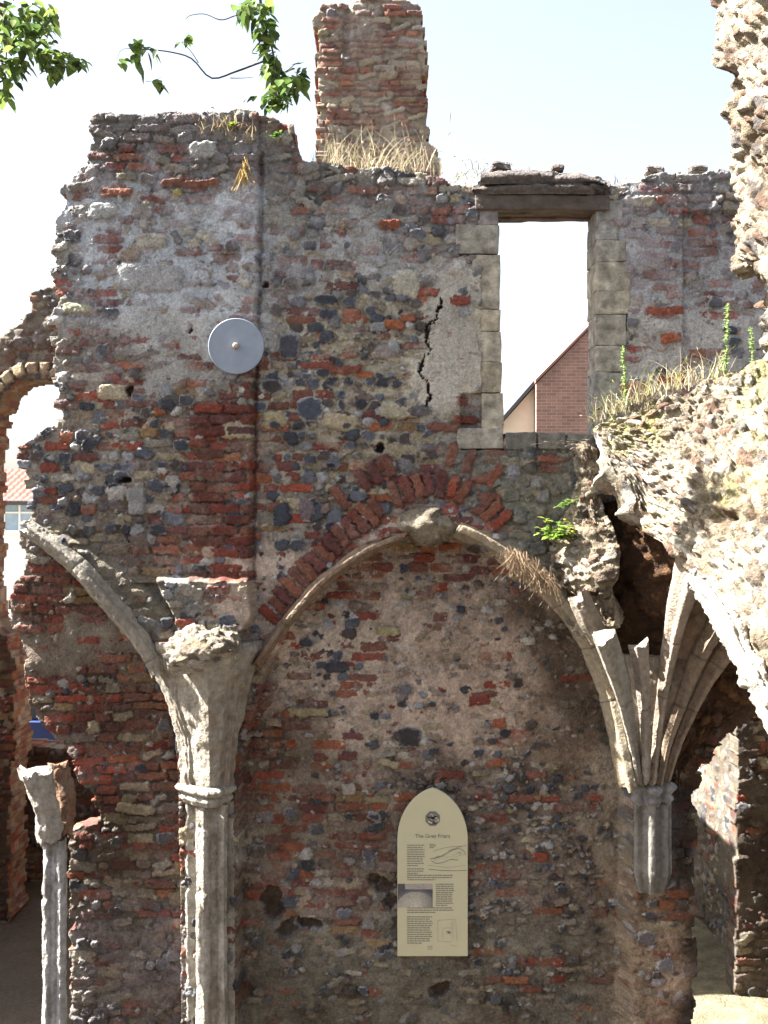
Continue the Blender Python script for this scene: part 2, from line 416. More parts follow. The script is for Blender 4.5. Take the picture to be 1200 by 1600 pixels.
    V = np.stack([(X + n2 * 0.0015).ravel(), Y.ravel(), Z.ravel()], 1)[used]
    Cv = Cc.reshape(-1, 3)[used]; Gv = G.ravel()[used]; Q = remap[Q]
    VV = [V]; CV = [Cv]; GV = [Gv]; QQ = [Q]; n = len(V)
    # skirt
    cp = np.pad(cell, 1)
    E = []
    c0 = cp[1:-1, 1:-1]
    m = c0 & ~cp[:-2, 1:-1]; E.append(np.stack([I[:-1, :-1][m], I[:-1, 1:][m]], 1))
    m = c0 & ~cp[2:, 1:-1]; E.append(np.stack([I[1:, 1:][m], I[1:, :-1][m]], 1))
    m = c0 & ~cp[1:-1, :-2]; E.append(np.stack([I[1:, :-1][m], I[:-1, :-1][m]], 1))
    m = c0 & ~cp[1:-1, 2:]; E.append(np.stack([I[:-1, 1:][m], I[1:, 1:][m]], 1))
    E = remap[np.vstack(E)]; bv, inv = np.unique(E.ravel(), return_inverse=True); Eb = inv.reshape(-1, 2)
    nl = 14; prev = bv.copy()
    P0 = V[bv]
    for l in range(1, nl + 1):
        t = l / nl; P = P0.copy(); P[:, 1] = P0[:, 1] * (1 - t) + thick * t
        if l < nl:
            for k in (0, 2): P[:, k] += 0.013 * fbm(P + k * 3.1, 0.07, 3, seed + 50 + k)
        hsh = ihash(np.floor(P[:, 2] / course), np.floor(P[:, 1] / .12), np.floor(P[:, 0] / .2), seed)
        skb = base.get('skb', .45 + base['pb'] * .5)
        isb = ihash(np.floor(P[:, 2] / course), np.floor(P[:, 1] / .12), np.floor(P[:, 0] / .2), seed + 9) < skb
        cc = np.where(isb[:, None], BR[(hsh * 7.99).astype(int)], ST[(hsh * 5.99).astype(int)]) * (1 + .35 * fbm(P, .05, 3, seed))[:, None]
        kt = base['ta'] if 'skb' in base else 0.
        cc = cc * (1 - kt) + np.array(base['tc']) * kt * (1 + .4 * fbm(P, .08, 4, seed + 2))[:, None]
        VV.append(P); CV.append(cc); GV.append(np.zeros(len(P)))
        cur = n + np.arange(len(bv)); n += len(bv)
        QQ.append(np.stack([prev[Eb[:, 1]], prev[Eb[:, 0]], cur[Eb[:, 0]], cur[Eb[:, 1]]], 1)); prev = cur
    # back face, coarser
    st = back_res; sub = inside[::st, ::st]; cb = sub[:-1, :-1] & sub[1:, 1:] & sub[:-1, 1:] & sub[1:, :-1]
    Ib = np.arange(sub.size).reshape(sub.shape) + n
    Qb = np.stack([Ib[:-1, :-1][cb], Ib[1:, :-1][cb], Ib[1:, 1:][cb], Ib[:-1, 1:][cb]], 1)
    VV.append(np.stack([X[::st, ::st].ravel(), thick - 0.01 + Hh[::st, ::st].ravel(), Z[::st, ::st].ravel()], 1))
    CV.append(Cc[::st, ::st].reshape(-1, 3)); GV.append(G[::st, ::st].ravel()); QQ.append(Qb)
    V = np.vstack(VV); CV = np.vstack(CV); GV = np.concatenate(GV); QQ = np.vstack(QQ)
    us = np.zeros(len(V), bool); us[QQ.ravel()] = True; rm = -np.ones(len(V), int); rm[us] = np.arange(us.sum())
    V = V[us]; CV = CV[us]; GV = GV[us]; QQ = rm[QQ]
    if M is not None:
        M = np.array(M); V = V @ M[:3, :3].T + M[:3, 3]
    o = raw_mesh(name, V, [QQ], CV, GV, mat or M_RUBBLE, parent)
    return o

def pxpoly(L, Y=0.0):
    r = pts(L, Y); return [(p[0], p[2]) for p in r]

# ------------------------------------------------------------------ rough broken rubble lump from a control grid
def rough_patch(mb, P, nu, nv, thick, amp=0.05, cell=0.09, pal=None, seed=1, moss=0.3, dirs=None, stone=0.75, lichen=(.20, .19, .06), stamped=False, mortar=(.27, .235, .17)):
    rows = [spline(np.asarray(r, float), nu)[0] for r in P]; R = np.array(rows)          # r * nu * 3
    G_ = np.array([spline(R[:, j], nv)[0] for j in range(nu)]).transpose(1, 0, 2)   # nv * nu * 3
    N = norm(np.cross(np.gradient(G_, axis=1), np.gradient(G_, axis=0)))
    if dirs is not None: N = np.where((N @ np.asarray(dirs))[..., None] < 0, -N, N)
    th = np.asarray(thick) if np.ndim(thick) else thick
    edge = np.minimum(np.minimum(np.arange(nu)[None] / 5., (nu - 1 - np.arange(nu))[None] / 5.), np.minimum(np.arange(nv)[:, None] / 5., (nv - 1 - np.arange(nv))[:, None] / 5.))
    edge = np.clip(edge, 0, 1)[..., None]
    def disp(Q, n_, sgn, sd):
        F = Q.reshape(-1, 3)
        Fw = (F + 0.045 * np.stack([fbm(F + k, .10, 3, sd + k) for k in range(3)], 1)) * np.array([1, 1, 1.35])
        b, s2, idd = worley(Fw * np.array([1, 1, 1.25]), cell, sd)
        b2, s3, id2 = worley(Fw, cell * .45, sd + 31)
        pick_ = fbm(F, .25, 2, sd + 61) > 0
        h1 = np.minimum(np.clip(s2 - b, 0, 1), .22 + .2 * (idd - .5)) * 2.4 * (idd > .3); h2 = np.minimum(np.clip(s3 - b2, 0, 1), .25) * 1.2
        cav = np.clip(fbm(F, .22, 3, sd + 88) * 3 - .55, 0, 1)
        h = np.where(pick_, h1, h2) + 2.4 * fbm(F * np.array([.8, 1, 1.3]), .40, 7, sd + 5, .62) + .5 * fbm(F * np.array([.7, 1, 2.2]), .05, 3, sd + 6) + .4 * (idd - .5) - 2.4 * cav
        D = F + n_.reshape(-1, 3) * (amp * h)[:, None]
        pl = np.asarray(pal); c = pl[np.minimum((idd * len(pl)).astype(int), len(pl) - 1)]
        c2 = pl[np.minimum((id2 * len(pl)).astype(int), len(pl) - 1)]
        mix = (fbm(F, .1, 2, sd + 9) > -.1)[:, None]; c = np.where(mix, c, c2)
        gap = (np.clip((s2 - b) * 5, 0, 1) * (fbm(F, .18, 2, sd + 12) > -.15))[:, None]; c = c * gap + pl.mean(0) * np.array([1.05, 1.0, .92]) * (1 - gap)
        c = c * (1 - .45 * cav[:, None])
        c = c * (1 + .3 * fbm(F, .05, 3, sd + 3))[:, None]
        mo = np.clip(fbm(F, .3, 3, sd + 77) * 3 + moss * 3 - 1.2 + n_.reshape(-1, 3)[:, 2], 0, 1)[:, None] * .75 * (moss > 0)
        c = c * (1 - mo) + np.array(lichen) * (1 + .4 * fbm(F, .04, 2, sd + 4))[:, None] * mo
        return D.reshape(Q.shape), c.reshape(Q.shape)
    A, CA = disp(G_, N, 1, seed)
    if stamped:
        rg = np.random.default_rng(seed); lu = np.linalg.norm(np.diff(G_, axis=1), axis=2).sum(1).mean(); lv = np.linalg.norm(np.diff(G_, axis=0), axis=2).sum(0).mean()
        du, dv = lu / (nu - 1), lv / (nv - 1); shp = (nv, nu); H = np.full(shp, -.004) + .004 * upfbm(shp, 5, rg, 2)
        F = G_.reshape(-1, 3); base_c = np.array(mortar) * (1 + .3 * upfbm(shp, 20, rg, 5, .7))[..., None]; C2 = base_c * np.ones(shp + (3,))
        uu, vv = np.meshgrid(np.arange(nu) * du, np.arange(nv) * dv); q1 = upfbm(shp, 7, rg, 4, .8); q2 = upfbm(shp, 7, rg, 4, .8); q3 = upfbm(shp, 3, rg, 2)
        plx = np.array(pal)
        for _ in range(int(lu * lv * 620)):
            cx_, cy_ = rg.uniform(0, lu), rg.uniform(0, lv); w_ = rg.choice([rg.uniform(.015, .04), rg.uniform(.03, .075), rg.uniform(.07, .13)], p=[.55, .36, .09]); h_ = w_ * rg.uniform(.4, .85); an = rg.normal() * .45
            r_ = w_ * .6 + .012; j0, j1 = max(int((cx_ - r_) / du), 0), min(int((cx_ + r_) / du) + 2, nu); i0, i1 = max(int((cy_ - r_) / dv), 0), min(int((cy_ + r_) / dv) + 2, nv)
            if j1 - j0 < 2 or i1 - i0 < 2: continue
            q = (slice(i0, i1), slice(j0, j1)); x_ = uu[q] - cx_ + q1[q] * .02; y_ = vv[q] - cy_ + q2[q] * .014; c_, s_ = math.cos(an), math.sin(an); x_, y_ = x_ * c_ + y_ * s_, -x_ * s_ + y_ * c_
            f = np.abs(x_ * 2 / w_) ** 2.6 + np.abs(y_ * 2 / h_) ** 2.6; hh = np.minimum(np.sqrt(np.clip(1 - f, 0, 1)), .75) * w_ * rg.uniform(.18, .42) + x_ * rg.normal() * .25 + y_ * rg.normal() * .25
            ok = (f < 1) & (hh > H[q]); col = plx[rg.integers(len(plx))] * rg.uniform(.8, 1.2)
            H[q] = np.where(ok, hh, H[q]); C2[q] = np.where(ok[..., None], col * (1 + .3 * q1[q] + .25 * q3[q])[..., None], C2[q])
        Fs = F * np.array([.8, 1, 1.3]); big = fbm(Fs, .45, 5, seed + 5, .55); led = np.abs(fbm(F * np.array([.5, 1, 1.6]), .16, 4, seed + 44)); cav = np.clip(fbm(F, .24, 3, seed + 88) * 3.2 - .9, 0, 1)
        D = (amp * (2.2 * big + 1.6 * led - 2.6 * cav)).reshape(shp) + H
        A = G_ + N * D[..., None]
        mo = np.clip(fbm(F, .3, 4, seed + 77) * 3 + moss * 3 - 1.2 + N.reshape(-1, 3)[:, 2] * .6, 0, 1).reshape(shp)[..., None] * .7 * (moss > 0)
        mo = mo * np.clip(1.1 - H[..., None] * 45, .15, 1); gr = np.clip(.4 + 1.6 * fbm(F, .26, 6, seed + 90, .65), 0, 1).reshape(shp)[..., None] * .75 + .35 * cav.reshape(shp)[..., None]
        C2 = C2 * (1 - gr) + C2 * np.array([.42, .33, .25]) * gr
        CA = C2 * (1 - mo) + np.array(lichen) * (1 + .4 * q3)[..., None] * mo
    Bk, CB = disp(G_ - N * (th if np.ndim(th) == 0 else th[..., None]), -N, -1, seed + 200)
    # sides: stitched through several layers
    mb.grid(A, CA, flip=False); mb.grid(Bk, CB, flip=True)
    ring = [(0, j) for j in range(nu)] + [(i, nu - 1) for i in range(1, nv)] + [(nv - 1, j) for j in range(nu - 2, -1, -1)] + [(i, 0) for i in range(nv - 2, 0, -1)]
    ri = np.array(ring); EA = A[ri[:, 0], ri[:, 1]]; EB = Bk[ri[:, 0], ri[:, 1]]
    L = 22; P2 = np.array([EA * (1 - t) + EB * t for t in np.linspace(0, 1, L)])
    cen = A.mean((0, 1)); out = norm(EA - norm(EA - cen) * 0 - cen)
    bul = np.sin(np.linspace(0, math.pi, L))[:, None, None]
    f = fbm(P2.reshape(-1, 3), .12, 4, seed + 8).reshape(L, -1, 1)
    f3 = fbm(P2.reshape(-1, 3) * np.array([1, 1, 1.6]), .05, 4, seed + 18, .6).reshape(L, -1, 1)
    P2 = P2 + out[None] * bul * (amp * .3 + amp * 1.2 * f + amp * 1.3 * f3)
    F = P2.reshape(-1, 3); b, s2, idd = worley(F, cell, seed + 3); pl = np.asarray(pal)
    c = pl[np.minimum((idd * len(pl)).astype(int), len(pl) - 1)] * (1 + .3 * fbm(F, .05, 3, 3))[:, None]
    mb.grid(P2, c.reshape(P2.shape), wrap=True, flip=True)

PAL_CORE = [(.27, .24, .18), (.33, .30, .24), (.22, .18, .13), (.15, .12, .09), (.38, .36, .30), (.22, .175, .125), (.10, .09, .085), (.29, .27, .23), (.23, .20, .15), (.17, .11, .08)]
GAPC = {}
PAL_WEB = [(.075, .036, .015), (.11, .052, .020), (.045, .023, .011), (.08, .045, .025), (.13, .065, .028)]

# ------------------------------------------------------------------ moulded rib swept along a curve
RIBP = np.array([(-.5, 0), (-.5, .34), (-.40, .42), (-.36, .50), (-.30, .56), (-.24, .66), (-.22, .88), (-.17, .97), (.17, .97), (.22, .88), (.24, .66), (.30, .56), (.36, .50), (.40, .42), (.5, .34), (.5, 0)])
LIME = np.array((.27, .235, .18)); 
def rib(mb, path, wid, dep, out=(0, -1, 0), joints=(), col=LIME, amp=.006, seed=0, prof=RIBP, step=.009, taper=None, stain=.35, stainc=(.20, .17, .13), endrough=1.0):
    P0 = np.asarray(path, float); L0 = np.sum(np.linalg.norm(np.diff(P0, axis=0), axis=1))
    n = max(int(L0 / step), 8); P, L = spline(P0, n)
    T = norm(np.gradient(P, axis=0)); out = np.asarray(out, float)
    O = np.broadcast_to(out, P.shape) if out.ndim == 1 else spline(out, n)[0]
    Sd = norm(np.cross(T, O)); O = norm(np.cross(Sd, T))
    pr = prof; pp = [pr[0]]
    for k in range(1, len(pr)):
        m = max(1, int(np.linalg.norm((pr[k] - pr[k - 1]) * [wid, dep]) / .009))
        for q in range(1, m + 1): pp.append(pr[k - 1] + (pr[k] - pr[k - 1]) * q / m)
    pp.append(np.array([0, -.12])); pr = np.array(pp)
    s_ = np.linspace(0, L, n)
    sc = np.ones(n) if taper is None else np.interp(np.linspace(0, 1, n), np.linspace(0, 1, len(taper)), taper)
    jt = np.zeros(n)
    for j in joints: jt = np.maximum(jt, np.exp(-((s_ - j * L) / .006) ** 2))
    sj = sc * (1 - .045 * jt)
    V = P[:, None] + Sd[:, None] * (pr[None, :, 0:1] * wid * sj[:, None, None]) + O[:, None] * (pr[None, :, 1:2] * dep * sj[:, None, None])
    F = V.reshape(-1, 3); nn = norm(V - P[:, None]).reshape(-1, 3)
    F2 = F + nn * (amp * (fbm(F, .12, 6, seed, .62) * 1.5 - 2.6 * np.clip(fbm(F, .10, 4, seed + 9, .6) - .22, 0, 1)))[:, None]
    ww = (np.exp(-(s_ / .07) ** 2) * -1 + np.exp(-((L - s_) / .07) ** 2)).repeat(pr.shape[0])
    F2 = F2 + T.repeat(pr.shape[0], 0) * (ww * (.10 * fbm(F, .07, 4, seed + 71, .65) - .02) * endrough)[:, None]
    c = np.tile(np.asarray(col, float), (len(F), 1)) * (1 + .22 * fbm(F, .12, 4, seed + 4))[:, None]
    m = np.clip(fbm(F, .22, 4, seed + 6) * 2.2, 0, 1)[:, None] * stain
    c = c * (1 - m) + np.array(stainc) * m
    c = c * (1 - .5 * np.repeat(jt, pr.shape[0])[:, None])
    mb.grid(F2.reshape(V.shape), c.reshape(V.shape), wrap=True)
    for e_ in (0, -1):                       # broken end caps
        q = F2.reshape(V.shape)[e_]; m_ = len(q); cc = q.mean(0)
        k = np.arange(m_); tri = np.stack([k, (k + 1) % m_, np.full(m_, m_)], 1)
        mb.add(np.vstack([q, cc]), None, tri if e_ == -1 else tri[:, ::-1], c.reshape(V.shape)[e_].mean(0))

# ================================================================== SETTING: ground
def build_ground():
    def ax(lo, hi, a0, a1, st): 
        core = np.arange(a0, a1, st); g = []
        v = a0; d = st
        while v > lo: d *= 1.35; v -= d; g.append(v)
        h = []; v = core[-1]; d = st
        while v < hi: d *= 1.35; v += d; h.append(v)
        return np.array(g[::-1] + list(core) + h)
    xs = ax(-900, 900, -4.6, 5.0, .04); ys = ax(-900, 900, -1, 6.0, .04)
    X, Y = np.meshgrid(xs, ys, indexing='ij'); P = np.stack([X, Y, np.zeros_like(X)], -1).reshape(-1, 3)
    near = np.exp(-np.clip(np.hypot(P[:, 0], P[:, 1]) - 12, 0, 1e9) / 10)
    P[:, 2] = (.05 * fbm(P, 1.1, 4, 3) + .012 * vnoise(P, .09, 8)) * near - .02
    C_ = np.tile(np.array((.20, .16, .115)), (len(P), 1)) * (1 + .3 * fbm(P, .5, 4, 5))[:, None]
    moss = np.clip(fbm(P, .9, 3, 21) * 3, 0, 1)[:, None] * .5
    C_ = C_ * (1 - moss) + np.array((.10, .11, .04)) * moss
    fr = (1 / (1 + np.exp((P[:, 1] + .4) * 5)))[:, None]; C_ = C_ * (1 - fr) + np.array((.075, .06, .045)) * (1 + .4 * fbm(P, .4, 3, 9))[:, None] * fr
    lf = (1 / (1 + np.exp((P[:, 0] + 1.5) * 4)) * (P[:, 1] > -.4) * (P[:, 1] < 9))[:, None]; C_ = C_ * (1 - .55 * lf)  # left yard colour darkened to stand for shade
    right = (1 / (1 + np.exp(-(P[:, 0] - 1.5) * 3)) / (1 + np.exp(-(P[:, 1] + .4) * 5)))[:, None]
    C_ = C_ * (1 - right) + np.array((.16, .14, .085)) * (1 + .6 * fbm(P, .10, 4, 6))[:, None] * right
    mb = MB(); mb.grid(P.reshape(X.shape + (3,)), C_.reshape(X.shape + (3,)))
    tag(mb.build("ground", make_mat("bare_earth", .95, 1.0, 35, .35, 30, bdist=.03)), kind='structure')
build_ground()

# ================================================================== MAIN WALL
wall = thing("ruined_wall", at(600, 1702), "tall ruined wall of flint, brick and mortar with blind vault arches and an empty window opening", "wall")
OUT = [(108, 1725), (104, 1600), (100, 1450), (100, 1340), (108, 1302), (150, 1292), (140, 1262), (118, 1230), (105, 1190), (78, 1165), (48, 1125),
       (34, 1090), (32, 1040), (24, 1012), (4, 985), (0, 940), (18, 905), (30, 880), (28, 858), (22, 835), (45, 820), (52, 800), (48, 770), (42, 740),
       (32, 715), (36, 700), (60, 690), (75, 675), (97, 660), (92, 630), (96, 610), (84, 570), (90, 540), (80, 500), (95, 465), (84, 410), (80, 385),
       (90, 350), (104, 330), (102, 295), (112, 278), (142, 262), (148, 230), (138, 200), (152, 178), (200, 180), (260, 180), (330, 174), (372, 176), (400, 184),
       (455, 192), (460, 215), (468, 248), (500, 256), (560, 262), (640, 266), (688, 276), (702, 290), (745, 282), (752, 272), (800, 266), (870, 268), (932, 280),
       (950, 292), (1010, 272), (1080, 270), (1140, 268), (1200, 266), (1330, 270), (1330, 1080), (1200, 1106), (1150, 1135), (1115, 1172), (1092, 1208),
       (1079, 1245), (1083, 1290), (1083, 1725)]
HOLE = [(774, 326), (937, 326), (937, 684), (780, 684)]
MK = .78
LILAC = (.325, .295, .29); GREY = (.40, .39, .37); BEIGE = (.43, .34, .27); CREAM = (.47, .43, .34)
Z_RAW = [
 ([(60, 560), (420, 560), (420, 920), (0, 920), (0, 700)], dict(pb=.42, pf=.22, ps=.12, pp=.14, mo=.004, ta=.04, mc=(.38, .33, .27))),
 ([(80, 560), (300, 560), (300, 850), (0, 850)], dict(pb=.30, pf=.34, ps=.12, pp=.18, mo=.003)),
 ([(80, 430), (230, 430), (230, 620), (80, 620)], dict(pb=.55, pf=.08, ps=.1, mo=.008, ta=.25, tc=LILAC)),
 ([(90, 160), (420, 160), (420, 300), (90, 300)], dict(pb=.45, pf=.10, ps=.38, mo=.001, ta=.62, tc=(.27, .24, .23), mc=(.27, .25, .22))),
 ([(100, 290), (410, 290), (410, 540), (110, 500)], dict(pb=.35, pf=.05, ps=.22, pp=.05, mo=.010, ta=.58, tc=LILAC, mc=(.41, .42, .425), f=1.15, di=.6)),
 ([(200, 480), (400, 470), (400, 610), (260, 610)], dict(pb=.25, pf=.05, ps=.1, mo=.022, ta=.3, mc=(.43, .41, .37))),
 ([(300, 640), (402, 640), (402, 920), (250, 920)], dict(pb=.80, pf=.05, ps=.07, pp=.05, mo=.003, ta=.02)),
 ([(412, 235), (760, 255), (760, 340), (412, 340)], dict(pb=.38, pf=.16, ps=.38, mo=.001, ta=.55, tc=(.26, .24, .22), mc=(.26, .25, .22))),
 ([(412, 330), (740, 330), (690, 480), (412, 480)], dict(pb=.28, pf=.14, ps=.24, pp=.1, mo=.011, ta=.42, tc=(.35, .32, .31), mc=GREY)),
 ([(412, 470), (690, 470), (660, 700), (412, 760)], dict(sz=.85, f=1.1, di=.7, pb=.22, pf=.36, ps=.20, pp=.18, mo=.005, ta=.03, mc=(.45, .39, .28))),
 ([(412, 640), (600, 640), (560, 760), (412, 860)], dict(sz=.85, di=.7, pb=.14, pf=.48, ps=.24, pp=.1, mo=.002, ta=.02)),
 ([(690, 290), (745, 290), (740, 430), (680, 460)], dict(pb=.30, pf=.26, ps=.26, mo=.004, ta=.25, tc=(.34, .32, .31))),
 ([(670, 440), (790, 430), (790, 640), (668, 650)], dict(pb=.05, pf=.04, ps=.16, mo=.026, mc=(.46, .42, .35), ta=.3, tc=(.44, .41, .35), mv=.12)),
 ([(930, 260), (1330, 260), (1330, 340), (930, 340)], dict(pb=.45, pf=.06, ps=.4, mo=.001, ta=.62, tc=(.27, .25, .25), mc=(.27, .25, .23))),
 ([(930, 330), (1330, 330), (1330, 480), (930, 480)], dict(pb=.42, pf=.06, ps=.22, mo=.011, ta=.60, tc=(.32, .28, .29), mc=(.37, .36, .35))),
 ([(960, 470), (1330, 470), (1330, 700), (960, 700)], dict(pb=.24, pf=.10, ps=.14, mo=.017, ta=.30, tc=(.38, .34, .34), mc=(.42, .39, .35))),
 ([(700, 690), (920, 690), (900, 870), (760, 860)], dict(pb=.05, pf=.26, ps=.34, pp=.15, mo=.006, ta=.5, tc=(.25, .25, .20), mc=(.30, .29, .24))),
 # vault remains over the left arch
 ([(40, 800), (170, 850), (300, 960), (250, 1010), (60, 850)], dict(pb=.10, pf=.12, ps=.36, mo=.012, ta=.5, tc=(.24, .22, .17), mc=(.28, .25, .19))),
 # left bay
 ([(0, 870), (100, 870), (200, 980), (270, 1110), (280, 1320), (60, 1320), (0, 1000)], dict(pb=.78, pf=.03, ps=.10, mo=.003, ta=.03, mc=(.30, .23, .17))),
 ([(75, 985), (160, 960), (165, 1022), (90, 1040), (50, 1005)], dict(pb=0, pf=0, ps=0, pp=0, mo=.030, mc=(.40, .35, .28), mv=.1)),
 ([(90, 1220), (295, 1220), (295, 1460), (90, 1460)], dict(pb=.42, pf=.06, ps=.38, mo=.004, ta=.22, tc=(.24, .18, .14), mc=(.26, .21, .16))),
 ([(90, 1440), (295, 1440), (295, 1725), (90, 1725)], dict(f=1.35, di=.7, pb=.24, pf=.14, ps=.36, mo=.008, ta=.45, tc=(.24, .20, .20), mc=(.25, .22, .20))),
 # centre bay
 ([(370, 850), (960, 850), (1000, 1250), (360, 1250)], dict(f=1.5, di=.55, sz=.7, pb=.08, pf=.12, ps=.22, pp=.16, mo=.014, mc=BEIGE, mv=.35, ta=.05)),
 ([(540, 830), (800, 830), (860, 930), (440, 960)], dict(f=1.4, di=.6, pb=.40, pf=.08, ps=.22, mo=.009, mc=(.38, .30, .24))),
 ([(430, 950), (560, 930), (600, 1080), (430, 1090)], dict(f=1.6, di=.5, sz=.8, pb=.15, pf=.24, ps=.25, pp=.1, mo=.012, mc=(.42, .35, .28))),
 ([(360, 1060), (450, 1040), (450, 1480), (360, 1480)], dict(pb=.58, pf=.04, ps=.2, mo=.006, ta=.2, tc=(.24, .17, .12), mc=(.32, .25, .19))),
 ([(440, 1170), (620, 1170), (620, 1480), (420, 1480)], dict(f=1.3, di=.7, pb=.40, pf=.10, ps=.26, pp=.08, mo=.009, ta=.12, tc=(.26, .20, .15), mc=(.33, .27, .21))),
 ([(800, 880), (960, 960), (990, 1260), (850, 1240), (820, 1050)], dict(sz=.6, pb=.03, pf=.12, ps=.14, pp=.18, mo=.015, ta=.35, tc=(.18, .13, .09), mc=(.21, .15, .105), mv=.45)),
 ([(620, 1180), (960, 1200), (990, 1480), (620, 1480)], dict(f=1.3, di=.55, sz=.55, pb=.07, pf=.32, ps=.24, pp=.28, mo=.006, ta=.10, tc=(.20, .16, .13), mc=(.25, .20, .16), mv=.4)),
 ([(360, 1460), (1000, 1460), (1000, 1725), (360, 1725)], dict(f=1.15, di=.8, sz=.7, pb=.07, pf=.14, ps=.32, pp=.14, mo=.012, ta=.45, tc=(.22, .20, .15), mc=(.25, .22, .17), mv=.35)),
 ([(930, 1050), (985, 1050), (990, 1725), (940, 1725)], dict(f=1.7, di=.6, pb=.0, pf=.05, ps=.40, mo=.018, ta=.5, tc=(.26, .22, .17), mc=(.27, .22, .16))),
 # right pier and the wall under the vault
 ([(985, 880), (1330, 880), (1330, 1280), (1040, 1280)], dict(pb=.12, pf=.02, ps=.30, mo=.012, ta=.75, tc=(.17, .095, .045), mc=(.18, .10, .05), mv=.35)),  # shade and warm bounce under the vault put into these colours
 ([(1030, 1240), (1330, 1240), (1330, 1725), (1050, 1725)], dict(pb=.25, pf=.02, ps=.3, mo=.008, ta=.7, tc=(.075, .042, .025), mc=(.08, .046, .028), f=.8)),  # pier edge coloured dark to stand for its shade
 ([(965, 1385), (1058, 1385), (1060, 1725), (965, 1725)], dict(f=1.4, di=.6, pb=.10, pf=.12, ps=.34, mo=.011, ta=.2, tc=(.36, .22, .13), mc=(.36, .25, .17), mv=.5)),
]
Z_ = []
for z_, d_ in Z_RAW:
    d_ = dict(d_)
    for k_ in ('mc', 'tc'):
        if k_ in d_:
            ym = np.mean([q_[1] for q_ in z_]); f_ = d_.get('f', 1.0) * np.interp(ym, [250, 420, 600, 800, 1250], [.86, 1.08, .95, .72, .60]); d_[k_] = tuple(np.array(d_[k_]) * f_ * np.interp(ym, [450, 650], [np.array([.97, 1.0, 1.06])[0], 1]) if ym > 650 else np.array(d_[k_]) * f_ * np.array([.97, 1.0, 1.05]))  # zones darker low down, bluer high up: shade and sky light in the colour
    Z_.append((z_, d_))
LARCH = [(45, 825), (85, 852), (125, 885), (170, 935), (205, 975), (240, 1025), (262, 1090), (275, 1150), (280, 1215)]
CARCH = [(375, 1220), (392, 1130), (416, 1050), (452, 975), (505, 912), (572, 860), (640, 828), (682, 812), (722, 826), (785, 862), (850, 915), (903, 975), (942, 1050), (966, 1130), (985, 1220)]
rec_c = pxpoly(CARCH + [(985, 1725), (372, 1725)])
rec_l = pxpoly([(-30, 800)] + LARCH + [(284, 1725), (-30, 1725)])
